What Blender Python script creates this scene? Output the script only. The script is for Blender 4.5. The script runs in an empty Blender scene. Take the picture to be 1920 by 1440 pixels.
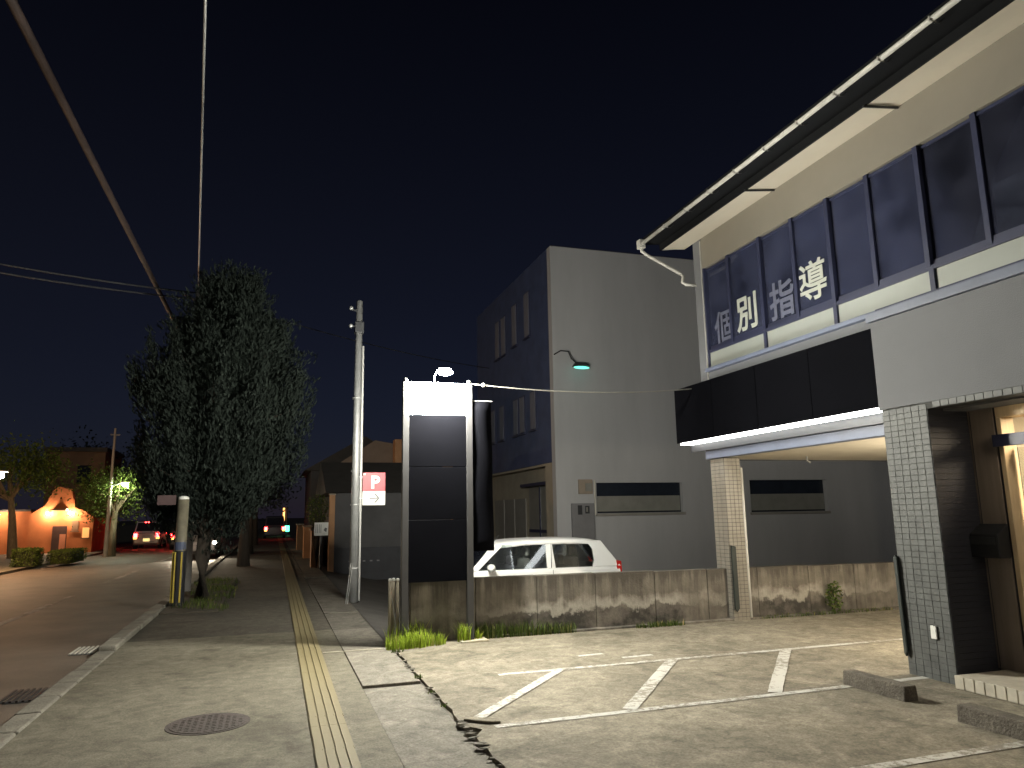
import bpy, bmesh, math, random
import numpy as np
from mathutils import Vector, Matrix
random.seed(7); rng = np.random.default_rng(11)
R = math.radians
S = bpy.context.scene
COL = S.collection

# ------------------------------------------------------------------ camera
YAW, PITCH, ROLL = R(17.891), R(9.952), R(1.0)
fh = Vector((math.sin(YAW), math.cos(YAW), 0)); rt = Vector((math.cos(YAW), -math.sin(YAW), 0)); up = Vector((0, 0, 1))
fwd = fh * math.cos(PITCH) + up * math.sin(PITCH)
upc = up * math.cos(PITCH) - fh * math.sin(PITCH)
cx = rt * math.cos(ROLL) - upc * math.sin(ROLL)
cy = rt * math.sin(ROLL) + upc * math.cos(ROLL)
cam = bpy.data.cameras.new('camera'); camo = bpy.data.objects.new('camera', cam); COL.objects.link(camo)
m = Matrix.Identity(4)
for i in range(3):
    m[i][0] = cx[i]; m[i][1] = cy[i]; m[i][2] = -fwd[i]
m[2][3] = 1.6
camo.matrix_world = m
cam.sensor_width = 36; cam.lens = 1380 / 1920 * 36; cam.clip_start = 0.05; cam.clip_end = 3000
S.camera = camo

# ------------------------------------------------------------------ world, sun (a faint night sky glow), exposure
SUN_EL, SUN_AZ = R(22), R(200)          # direction the weak night light comes from: behind the camera
w = bpy.data.worlds.new('World'); S.world = w; w.use_nodes = True
nt = w.node_tree; bg = nt.nodes['Background']
sky = nt.nodes.new('ShaderNodeTexSky'); sky.sky_type = 'NISHITA'; sky.sun_disc = False
sky.sun_elevation = R(-5.5); sky.sun_rotation = R(24); sky.air_density = 1.0; sky.dust_density = 0.3; sky.ozone_density = 3.0
tc = nt.nodes.new('ShaderNodeTexCoord'); sep = nt.nodes.new('ShaderNodeSeparateXYZ'); nt.links.new(tc.outputs['Generated'], sep.inputs[0])
inv = nt.nodes.new('ShaderNodeMath'); inv.operation = 'SUBTRACT'; inv.use_clamp = True; inv.inputs[0].default_value = 1.0; nt.links.new(sep.outputs[2], inv.inputs[1])
pw = nt.nodes.new('ShaderNodeMath'); pw.operation = 'POWER'; pw.inputs[1].default_value = 1.7; nt.links.new(inv.outputs[0], pw.inputs[0])
sc_ = nt.nodes.new('ShaderNodeVectorMath'); sc_.operation = 'SCALE'; sc_.inputs[0].default_value = (0.058, 0.066, 0.115); nt.links.new(pw.outputs[0], sc_.inputs['Scale'])
skyglow = nt.nodes.new('ShaderNodeVectorMath'); skyglow.operation = 'ADD'; nt.links.new(sc_.outputs[0], skyglow.inputs[1])   # town glow, thinning with height
nt.links.new(sky.outputs[0], skyglow.inputs[0]); nt.links.new(skyglow.outputs[0], bg.inputs[0]); bg.inputs[1].default_value = 0.15
sun = bpy.data.lights.new('sun', 'SUN'); sun.energy = 0.16; sun.angle = R(15); sun.color = (1.0, 0.93, 0.82)
suno = bpy.data.objects.new('sun', sun); COL.objects.link(suno)
sd = Vector((math.sin(SUN_AZ) * math.cos(SUN_EL), math.cos(SUN_AZ) * math.cos(SUN_EL), math.sin(SUN_EL)))
suno.rotation_euler = sd.to_track_quat('Z', 'Y').to_euler(); suno.location = sd * 60
S.view_settings.view_transform = 'Standard'; S.view_settings.look = 'None'
S.view_settings.exposure = 0; S.view_settings.gamma = 1
S.render.engine = 'CYCLES'
LAMP = 6000.0       # (radiance)
PANEL = 390.0       # radiance of the bulb above the standing sign
BOXSIGN = 9.0       # radiance of the tube strips in the box sign over the carport

# ------------------------------------------------------------------ materials
MATS = {}
def sock(b, n, v):
    if n in b.inputs: b.inputs[n].default_value = v
def pm(name, col, rough=0.8, var=0.2, scale=3.0, bump=0.0, bscale=60.0, metal=0.0, obj=False, stretch=None, fine=0.0, spec=0.5):
    """principled material with two octaves of colour variation and fine relief"""
    if name in MATS: return MATS[name]
    mt = bpy.data.materials.new(name); mt.use_nodes = True; n = mt.node_tree.nodes; l = mt.node_tree.links
    b = n['Principled BSDF']; sock(b, 'Roughness', rough); sock(b, 'Metallic', metal); sock(b, 'Specular IOR Level', spec)
    co = n.new('ShaderNodeTexCoord').outputs['Object'] if obj else n.new('ShaderNodeNewGeometry').outputs['Position']
    if stretch:
        mp = n.new('ShaderNodeMapping'); mp.inputs['Scale'].default_value = stretch; l.new(co, mp.inputs[0]); co = mp.outputs[0]
    n1 = n.new('ShaderNodeTexNoise'); n1.inputs['Scale'].default_value = scale; n1.inputs['Detail'].default_value = 6; n1.inputs['Roughness'].default_value = 0.62
    l.new(co, n1.inputs['Vector'])
    cr = n.new('ShaderNodeValToRGB'); e = cr.color_ramp.elements
    e[0].position = 0.3; e[1].position = 0.72
    e[0].color = tuple(max(0, c * (1 - var)) for c in col) + (1,); e[1].color = tuple(min(1, c * (1 + var)) for c in col) + (1,)
    l.new(n1.outputs[0], cr.inputs[0]); out = cr.outputs[0]
    if fine > 0:
        n3 = n.new('ShaderNodeTexNoise'); n3.inputs['Scale'].default_value = bscale * 2; n3.inputs['Detail'].default_value = 2
        l.new(co, n3.inputs['Vector'])
        mr = n.new('ShaderNodeMapRange'); mr.inputs[1].default_value = 0.3; mr.inputs[2].default_value = 0.7
        mr.inputs[3].default_value = 1 - fine; mr.inputs[4].default_value = 1 + fine; l.new(n3.outputs[0], mr.inputs[0])
        mx = n.new('ShaderNodeVectorMath'); mx.operation = 'SCALE'; l.new(out, mx.inputs[0]); l.new(mr.outputs[0], mx.inputs['Scale']); out = mx.outputs[0]
    l.new(out, b.inputs['Base Color'])
    if bump > 0:
        n2 = n.new('ShaderNodeTexNoise'); n2.inputs['Scale'].default_value = bscale; n2.inputs['Detail'].default_value = 5
        l.new(co, n2.inputs['Vector'])
        bp = n.new('ShaderNodeBump'); bp.inputs['Strength'].default_value = bump; bp.inputs['Distance'].default_value = 0.02
        l.new(n2.outputs[0], bp.inputs['Height']); l.new(bp.outputs[0], b.inputs['Normal'])
    MATS[name] = mt; return mt
def em(name, col, strength):
    if name in MATS: return MATS[name]
    mt = bpy.data.materials.new(name); mt.use_nodes = True; b = mt.node_tree.nodes['Principled BSDF']
    sock(b, 'Base Color', (*col, 1)); sock(b, 'Emission Color', (*col, 1)); sock(b, 'Emission Strength', strength); sock(b, 'Roughness', 0.3)
    MATS[name] = mt; return mt
def glass(name, tint, refl=0.08, rough=0.03, grime=0.0, dust=(0.30, 0.33, 0.36)):
    """see-through tinted pane: transparent body with a fresnel gloss and a little dust"""
    mt = bpy.data.materials.new(name); mt.use_nodes = True; n = mt.node_tree.nodes; l = mt.node_tree.links; n.clear()
    o = n.new('ShaderNodeOutputMaterial'); t = n.new('ShaderNodeBsdfTransparent'); t.inputs[0].default_value = (*tint, 1)
    g = n.new('ShaderNodeBsdfGlossy'); g.inputs['Roughness'].default_value = rough; g.inputs[0].default_value = (0.9, 0.93, 1, 1)
    f = n.new('ShaderNodeFresnel'); f.inputs[0].default_value = 1.5
    mx = n.new('ShaderNodeMixShader'); l.new(f.outputs[0], mx.inputs[0]); l.new(t.outputs[0], mx.inputs[1]); l.new(g.outputs[0], mx.inputs[2])
    out = mx.outputs[0]
    if grime > 0:
        d = n.new('ShaderNodeBsdfDiffuse'); d.inputs[0].default_value = (*dust, 1)
        ns = n.new('ShaderNodeTexNoise'); ns.inputs['Scale'].default_value = 2.5; ns.inputs['Detail'].default_value = 6
        gp = n.new('ShaderNodeNewGeometry'); l.new(gp.outputs['Position'], ns.inputs['Vector'])
        mr = n.new('ShaderNodeMapRange'); mr.inputs[1].default_value = 0.3; mr.inputs[2].default_value = 0.8; mr.inputs[3].default_value = grime * 0.4; mr.inputs[4].default_value = grime * 1.5
        l.new(ns.outputs[0], mr.inputs[0])
        m2 = n.new('ShaderNodeMixShader'); l.new(mr.outputs[0], m2.inputs[0]); l.new(out, m2.inputs[1]); l.new(d.outputs[0], m2.inputs[2]); out = m2.outputs[0]
    l.new(out, o.inputs[0]); MATS[name] = mt; return mt

def stained_concrete(name, base, dark, light, crack=0.6):
    """forecourt: pale concrete with large stains, fine grit and hairline cracks"""
    mt = bpy.data.materials.new(name); mt.use_nodes = True; n = mt.node_tree.nodes; l = mt.node_tree.links
    b = n['Principled BSDF']; sock(b, 'Roughness', 0.88); sock(b, 'Specular IOR Level', 0.3)
    pos = n.new('ShaderNodeNewGeometry').outputs['Position']
    def noise(s, d=6, dist=0.0, ro=0.6):
        q = n.new('ShaderNodeTexNoise'); q.inputs['Scale'].default_value = s; q.inputs['Detail'].default_value = d; q.inputs['Distortion'].default_value = dist; q.inputs['Roughness'].default_value = ro
        l.new(pos, q.inputs['Vector']); return q.outputs[0]
    def ramp(src, p0, p1, c0, c1):
        q = n.new('ShaderNodeValToRGB'); q.color_ramp.elements[0].position = p0; q.color_ramp.elements[1].position = p1
        q.color_ramp.elements[0].color = (*c0, 1); q.color_ramp.elements[1].color = (*c1, 1); l.new(src, q.inputs[0]); return q.outputs[0]
    def mix(f, a, c, mode='MIX'):
        q = n.new('ShaderNodeMix'); q.data_type = 'RGBA'; q.blend_type = mode
        if isinstance(f, float): q.inputs[0].default_value = f
        else: l.new(f, q.inputs[0])
        l.new(a, q.inputs[6]); l.new(c, q.inputs[7]); return q.outputs[2]
    c = ramp(noise(0.55, 8, 0.6), 0.36, 0.66, dark, base)
    c2 = ramp(noise(2.3, 8, 1.2, 0.7), 0.40, 0.70, dark, light)
    c = mix(0.45, c, c2)
    grit = ramp(noise(60, 4, 0, 0.7), 0.3, 0.7, (0.66, 0.66, 0.66), (1.34, 1.34, 1.34))
    c = mix(1.0, c, grit, 'MULTIPLY')
    blot2 = ramp(noise(7.5, 7, 0.8, 0.72), 0.34, 0.66, (0.72, 0.71, 0.69), (1.25, 1.25, 1.24))
    c = mix(1.0, c, blot2, 'MULTIPLY')
    oil = ramp(noise(0.9, 7, 1.5, 0.65), 0.30, 0.46, (0.62, 0.62, 0.60), (1, 1, 1))
    c = mix(1.0, c, oil, 'MULTIPLY')
    sp = ramp(noise(14, 6, 0, 0.75), 0.62, 0.72, (1, 1, 1), (1.5, 1.47, 1.4))
    c = mix(1.0, c, sp, 'MULTIPLY')
    vo = n.new('ShaderNodeTexVoronoi'); vo.feature = 'DISTANCE_TO_EDGE'; vo.inputs['Scale'].default_value = 0.42
    wv = n.new('ShaderNodeTexNoise'); wv.inputs['Scale'].default_value = 1.7; wv.inputs['Detail'].default_value = 6; l.new(pos, wv.inputs['Vector'])
    ad = n.new('ShaderNodeVectorMath'); ad.operation = 'MULTIPLY_ADD'; l.new(wv.outputs['Color'], ad.inputs[0]); ad.inputs[1].default_value = (0.9, 0.9, 0.9); l.new(pos, ad.inputs[2]); l.new(ad.outputs[0], vo.inputs['Vector'])
    ck = ramp(vo.outputs['Distance'], 0.0, 0.012, tuple(1 - crack * k for k in (.9, .92, .95)), (1, 1, 1))
    c = mix(1.0, c, ck, 'MULTIPLY')
    l.new(c, b.inputs['Base Color'])
    bp = n.new('ShaderNodeBump'); bp.inputs['Strength'].default_value = 0.5; bp.inputs['Distance'].default_value = 0.012
    l.new(noise(38, 8, 0, 0.7), bp.inputs['Height']); l.new(bp.outputs[0], b.inputs['Normal'])
    MATS[name] = mt; return mt
def worn_paint(name, paint, under, amount=0.5, scale=9):
    mt = bpy.data.materials.new(name); mt.use_nodes = True; n = mt.node_tree.nodes; l = mt.node_tree.links
    b = n['Principled BSDF']; sock(b, 'Roughness', 0.75)
    pos = n.new('ShaderNodeNewGeometry').outputs['Position']
    q = n.new('ShaderNodeTexNoise'); q.inputs['Scale'].default_value = scale; q.inputs['Detail'].default_value = 9; q.inputs['Roughness'].default_value = 0.75; l.new(pos, q.inputs['Vector'])
    q2 = n.new('ShaderNodeTexNoise'); q2.inputs['Scale'].default_value = 0.9; q2.inputs['Detail'].default_value = 3; l.new(pos, q2.inputs['Vector'])
    ad = n.new('ShaderNodeMath'); ad.operation = 'MULTIPLY_ADD'; l.new(q2.outputs[0], ad.inputs[0]); ad.inputs[1].default_value = 0.55; l.new(q.outputs[0], ad.inputs[2])
    cr = n.new('ShaderNodeValToRGB'); cr.color_ramp.elements[0].position = 0.56 + 0.875 * (amount - 0.5); cr.color_ramp.elements[1].position = 0.66 + 0.875 * (amount - 0.5)
    cr.color_ramp.elements[0].color = (*under, 1); cr.color_ramp.elements[1].color = (*paint, 1)
    l.new(ad.outputs[0], cr.inputs[0]); l.new(cr.outputs[0], b.inputs['Base Color'])
    bp = n.new('ShaderNodeBump'); bp.inputs['Strength'].default_value = 0.3; bp.inputs['Distance'].default_value = 0.01; l.new(q.outputs[0], bp.inputs['Height']); l.new(bp.outputs[0], b.inputs['Normal'])
    MATS[name] = mt; return mt
def mouldy_wall(name):
    """old cement wall: run-down streaks, black mould crusts near the foot, lime blooms"""
    mt = bpy.data.materials.new(name); mt.use_nodes = True; n = mt.node_tree.nodes; l = mt.node_tree.links
    b = n['Principled BSDF']; sock(b, 'Roughness', 0.93); sock(b, 'Specular IOR Level', 0.2)
    pos = n.new('ShaderNodeNewGeometry').outputs['Position']
    def noise(vec, s, d=6, ro=0.6):
        q = n.new('ShaderNodeTexNoise'); q.inputs['Scale'].default_value = s; q.inputs['Detail'].default_value = d; q.inputs['Roughness'].default_value = ro; l.new(vec, q.inputs['Vector']); return q.outputs[0]
    mp = n.new('ShaderNodeMapping'); mp.inputs['Scale'].default_value = (9, 9, 0.7); l.new(pos, mp.inputs[0])
    streak = noise(mp.outputs[0], 1.0, 7, 0.65); blot = noise(pos, 3.1, 7, 0.65)
    def ramp(src, p0, p1, c0, c1):
        q = n.new('ShaderNodeValToRGB'); q.color_ramp.elements[0].position = p0; q.color_ramp.elements[1].position = p1
        q.color_ramp.elements[0].color = (*c0, 1); q.color_ramp.elements[1].color = (*c1, 1); l.new(src, q.inputs[0]); return q.outputs[0]
    def mix(f, a, c):
        q = n.new('ShaderNodeMix'); q.data_type = 'RGBA'; l.new(f, q.inputs[0]); l.new(a, q.inputs[6]); l.new(c, q.inputs[7]); return q.outputs[2]
    c = ramp(blot, 0.35, 0.68, (0.115, 0.104, 0.088), (0.25, 0.224, 0.19))
    c2 = ramp(streak, 0.42, 0.7, (0.097, 0.088, 0.078), (0.29, 0.265, 0.228))
    q = n.new('ShaderNodeMix'); q.data_type = 'RGBA'; q.inputs[0].default_value = 0.45; l.new(c, q.inputs[6]); l.new(c2, q.inputs[7]); c = q.outputs[2]
    # lime bloom band with a ragged edge and black mould under it
    z = n.new('ShaderNodeSeparateXYZ'); l.new(pos, z.inputs[0])
    def math_(op, a, v=None, v2=None, b2=None):
        k = n.new('ShaderNodeMath'); k.operation = op; l.new(a, k.inputs[0])
        if b2 is not None: l.new(b2, k.inputs[1])
        elif v is not None: k.inputs[1].default_value = v
        if v2 is not None: k.inputs[2].default_value = v2
        return k.outputs[0]
    e1 = math_('MULTIPLY_ADD', blot, 0.50, -0.10)
    e2 = math_('MULTIPLY', streak, 0.22)
    edge = math_('ADD', e1, None, None, e2)
    h = math_('SUBTRACT', z.outputs[2], None, None, edge)         # height over the ragged edge
    crust = ramp(h, 0.0, 0.06, (.85, .85, .85), (0, 0, 0))
    bloomz = n.new('ShaderNodeValToRGB'); e = bloomz.color_ramp.elements; e[0].position = 0.0; e[0].color = (0, 0, 0, 1); e[1].position = 0.2; e[1].color = (0, 0, 0, 1)
    k = e.new(0.03); k.color = (0.8, 0.8, 0.8, 1); l.new(h, bloomz.inputs[0])
    lime = n.new('ShaderNodeRGB'); lime.outputs[0].default_value = (0.50, 0.48, 0.43, 1)
    mould = ramp(blot, 0.42, 0.66, (0.045, 0.043, 0.04), (0.21, 0.19, 0.17))
    patch = ramp(noise(pos, 0.75, 3, 0.5), 0.40, 0.56, (.15, .15, .15), (1, 1, 1))
    def mul(a, b2):
        k = n.new('ShaderNodeMath'); k.operation = 'MULTIPLY'; l.new(a, k.inputs[0]); l.new(b2, k.inputs[1]); return k.outputs[0]
    # soot runs hanging from the top edge
    tz = math_('MULTIPLY_ADD', streak, 0.75, 0.22); th = math_('SUBTRACT', z.outputs[2], None, None, tz)
    runs = ramp(th, -0.06, 0.12, (0, 0, 0), (.75, .75, .75)); sootc = n.new('ShaderNodeRGB'); sootc.outputs[0].default_value = (0.085, 0.078, 0.068, 1)
    c = mix(runs, c, sootc.outputs[0])
    c = mix(mul(bloomz.outputs[0], patch), c, lime.outputs[0]); c = mix(mul(crust, patch), c, mould)
    l.new(c, b.inputs['Base Color'])
    bp = n.new('ShaderNodeBump'); bp.inputs['Strength'].default_value = 0.6; bp.inputs['Distance'].default_value = 0.012; l.new(noise(pos, 32, 8, 0.7), bp.inputs['Height']); l.new(bp.outputs[0], b.inputs['Normal'])
    MATS[name] = mt; return mt
def leaf(name, col, var=0.5, dead=False):
    mt = bpy.data.materials.new(name); mt.use_nodes = True; n = mt.node_tree.nodes; l = mt.node_tree.links
    b = n['Principled BSDF']; sock(b, 'Roughness', 0.8); sock(b, 'Specular IOR Level', 0.08)
    g = n.new('ShaderNodeNewGeometry'); cr = n.new('ShaderNodeValToRGB')
    cr.color_ramp.elements[0].color = tuple(c * (1 - var) for c in col) + (1,); cr.color_ramp.elements[1].color = tuple(c * (1 + var) for c in col) + (1,)
    if dead:
        k = cr.color_ramp.elements.new(0.86); k.color = cr.color_ramp.elements[-1].color; cr.color_ramp.elements[-1].color = (0.30, 0.24, 0.10, 1)
    l.new(g.outputs['Random Per Island'], cr.inputs[0]); l.new(cr.outputs[0], b.inputs['Base Color'])
    tr = n.new('ShaderNodeBsdfTranslucent'); l.new(cr.outputs[0], tr.inputs[0])
    mx = n.new('ShaderNodeMixShader'); mx.inputs[0].default_value = 0.3; l.new(b.outputs[0], mx.inputs[1]); l.new(tr.outputs[0], mx.inputs[2])
    l.new(mx.outputs[0], n['Material Output'].inputs[0]); MATS[name] = mt; return mt

asphalt = pm('asphalt', (0.125, 0.102, 0.082), 0.66, 0.28, 1.3, 0.5, 90, fine=0.35)
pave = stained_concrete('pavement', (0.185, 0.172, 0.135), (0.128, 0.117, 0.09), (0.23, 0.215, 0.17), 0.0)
slabm = stained_concrete('gutter_concrete', (0.245, 0.225, 0.19), (0.15, 0.14, 0.12), (0.30, 0.28, 0.24), 0.0)
court = stained_concrete('forecourt_concrete', (0.27, 0.243, 0.19), (0.138, 0.123, 0.095), (0.375, 0.34, 0.27), 0.16)
earth = pm('earth', (0.07, 0.06, 0.045), 0.95, 0.4, 4, 0.8, 40, fine=0.3)
far_ground = pm('far_ground', (0.07, 0.065, 0.06), 0.9, 0.3, 0.5, 0.3, 20)
yellow = worn_paint('tactile_yellow', (0.19, 0.158, 0.08), (0.14, 0.12, 0.08), 0.46, 14)
white_paint = worn_paint('white_line_paint', (0.48, 0.47, 0.435), (0.215, 0.195, 0.155), 0.66, 17)
faint_paint = worn_paint('worn_road_paint', (0.30, 0.28, 0.25), (0.125, 0.105, 0.085), 0.69, 7)
kerbm = pm('kerb_stone', (0.20, 0.187, 0.155), 0.85, 0.35, 3, 0.5, 40, fine=0.2)
iron = pm('cast_iron', (0.05, 0.038, 0.034), 0.7, 0.35, 9, 0.5, 60, metal=0.2)
steel = pm('galvanised_steel', (0.42, 0.43, 0.43), 0.5, 0.15, 6, 0.1, 50, metal=0.55)
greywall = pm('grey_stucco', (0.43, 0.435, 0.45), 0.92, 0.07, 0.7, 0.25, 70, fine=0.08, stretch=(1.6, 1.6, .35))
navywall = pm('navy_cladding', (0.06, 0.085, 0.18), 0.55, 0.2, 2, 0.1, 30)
beige = pm('beige_wall', (0.36, 0.32, 0.25), 0.9, 0.12, 2, 0.2, 60)
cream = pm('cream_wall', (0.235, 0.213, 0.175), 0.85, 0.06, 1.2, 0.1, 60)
soffitm = pm('lit_cream_soffit', (0.62, 0.565, 0.46), 0.85, 0.05, 1.2, 0.1, 60)  # wall cream made lighter, light on soffit and carport ceiling put into the colour
fascia_m = pm('grey_render', (0.165, 0.17, 0.182), 0.9, 0.05, 1.4, 0.25, 90, fine=0.05)
pale = pm('pale_panel', (0.33, 0.35, 0.32), 0.45, 0.04, 2)
navyframe = pm('navy_frame', (0.03, 0.035, 0.075), 0.45, 0.1, 5)
blueledge = pm('blue_grey_ledge', (0.13, 0.15, 0.21), 0.5, 0.12, 4)
darkmetal = pm('dark_metal', (0.03, 0.032, 0.036), 0.5, 0.2, 8)
roofm = pm('dark_roofing', (0.006, 0.0065, 0.008), 0.8, 0.2, 5, spec=0.2)
gutterm = pm('cream_gutter', (0.50, 0.49, 0.45), 0.5, 0.12, 6)
tilem = pm('glazed_tile', (0.092, 0.097, 0.095), 0.6, 0.22, 7, 0.08, 30)
grout = pm('grout', (0.07, 0.071, 0.069), 0.95, 0.15, 8)
brown = pm('bronze_panel', (0.30, 0.25, 0.21), 0.42, 0.15, 2, stretch=(8, 8, 0.6), metal=0.3)
wood = pm('pale_wood', (0.62, 0.48, 0.30), 0.5, 0.12, 3, stretch=(12, 12, 1))
blackm = pm('black_plastic', (0.016, 0.017, 0.02), 0.45, 0.2, 10)
rubber = pm('green_black_rubber', (0.018, 0.026, 0.024), 0.6, 0.2, 10)
wheelstop = pm('wheel_stop_concrete', (0.12, 0.105, 0.085), 0.92, 0.35, 7, 0.8, 45, fine=0.25)
stepm = pm('step_tile', (0.50, 0.46, 0.38), 0.6, 0.15, 8, 0.1, 40)
signdark = pm('sign_face_dark', (0.004, 0.0042, 0.006), 0.85, 0.15, 3, spec=0.02)
signwhite = pm('sign_face_white', (0.78, 0.78, 0.75), 0.5, 0.03, 3)
redm = pm('sign_red', (0.52, 0.05, 0.07), 0.45, 0.08, 6)
greyprint = pm('sign_grey_print', (0.12, 0.125, 0.125), 0.5, 0.05, 6)
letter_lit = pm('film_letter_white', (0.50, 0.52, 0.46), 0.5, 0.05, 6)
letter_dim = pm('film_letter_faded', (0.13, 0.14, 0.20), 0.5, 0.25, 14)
film = glass('dark_window_film', (0.76, 0.79, 0.88), grime=0.17, dust=(0.13, 0.14, 0.215))
clearglass = glass('clear_glass', (0.88, 0.90, 0.89), grime=0.04)
carglass = glass('car_glass', (0.80, 0.83, 0.82), grime=0.02)
darkglass = pm('dark_glass', (0.02, 0.025, 0.035), 0.12, 0.2, 2)
curtain = pm('window_curtain', (0.16, 0.17, 0.22), 0.8, 0.2, 3, stretch=(6, 6, 0.6))
frosted = pm('frosted_pane', (0.23, 0.23, 0.21), 0.35, 0.12, 3)
carwhite = pm('car_white', (0.86, 0.87, 0.86), 0.25, 0.02, 2, obj=True)
carsilver = pm('car_silver', (0.42, 0.42, 0.42), 0.35, 0.05, 2, metal=0.4, obj=True)
cardark = pm('car_dark', (0.05, 0.05, 0.06), 0.3, 0.1, 2, obj=True)
tyre = pm('tyre', (0.02, 0.02, 0.02), 0.9, 0.2, 10, obj=True)
seatm = pm('car_seat', (0.26, 0.25, 0.24), 0.9, 0.1, 5, obj=True)
bark = pm('bark', (0.045, 0.036, 0.027), 0.95, 0.35, 4, 0.9, 25, stretch=(5, 5, 1))
litbark = pm('lit_bark', (0.24, 0.19, 0.12), 0.95, 0.3, 4, 0.7, 25, stretch=(5, 5, 1))  # paler bark, with the lamplight on the trunks put into the colour
terracotta = pm('terracotta_wall', (0.50, 0.17, 0.06), 0.9, 0.15, 1.5, 0.2, 30)
terradark = pm('brown_upper_wall', (0.20, 0.12, 0.07), 0.9, 0.2, 1.5)
roofdark = pm('roof_tiles_far', (0.06, 0.055, 0.05), 0.8, 0.2, 3)
housewall = pm('dark_house_wall', (0.085, 0.085, 0.09), 0.85, 0.2, 1.2)
housebrown = pm('brown_house_wall', (0.20, 0.155, 0.12), 0.85, 0.15, 1.5)
orangewall = pm('orange_wall', (0.45, 0.25, 0.13), 0.85, 0.15, 2)
mould = mouldy_wall('mouldy_cement')
grassm = leaf('grass_blade', (0.30, 0.40, 0.05), 0.5, True)
weedm = leaf('weed_leaf', (0.08, 0.115, 0.03), 0.5, True)
conifer = leaf('conifer_leaf', (0.025, 0.033, 0.028), 0.3)
streetleaf = leaf('street_tree_leaf', (0.09, 0.13, 0.03), 0.5)
bulb_m = em('lamp_bulb', (1.0, 0.965, 0.83), LAMP)
tube_m = em('sign_tube', (1.0, 1.0, 0.96), BOXSIGN)
room_m = em('assumed_hall_light', (1.0, 0.80, 0.54), 55.0)
street_bulb = em('street_lamp_bulb', (0.93, 1.0, 0.74), 900.0)
warm_bulb = em('warm_lamp_bulb', (1.0, 0.58, 0.30), 1900.0)
porch_bulb = em('porch_bulb', (1.0, 0.70, 0.46), 620.0)
tail_m = em('tail_light', (1.0, 0.03, 0.03), 32.0)
amber_m = em('amber_light', (1.0, 0.50, 0.10), 4.0)
head_m = em('head_light', (1.0, 0.93, 0.80), 60.0)
plate_m = em('lit_number_plate', (1.0, 0.80, 0.30), 1.2)
greensig = em('green_sign_light', (0.10, 1.0, 0.45), 5.0)
orangesig = em('orange_sign_light', (1.0, 0.45, 0.12), 3.5)
redunlit = pm('red_lens', (0.55, 0.02, 0.015), 0.3, 0.1, 5, obj=True)

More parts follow.
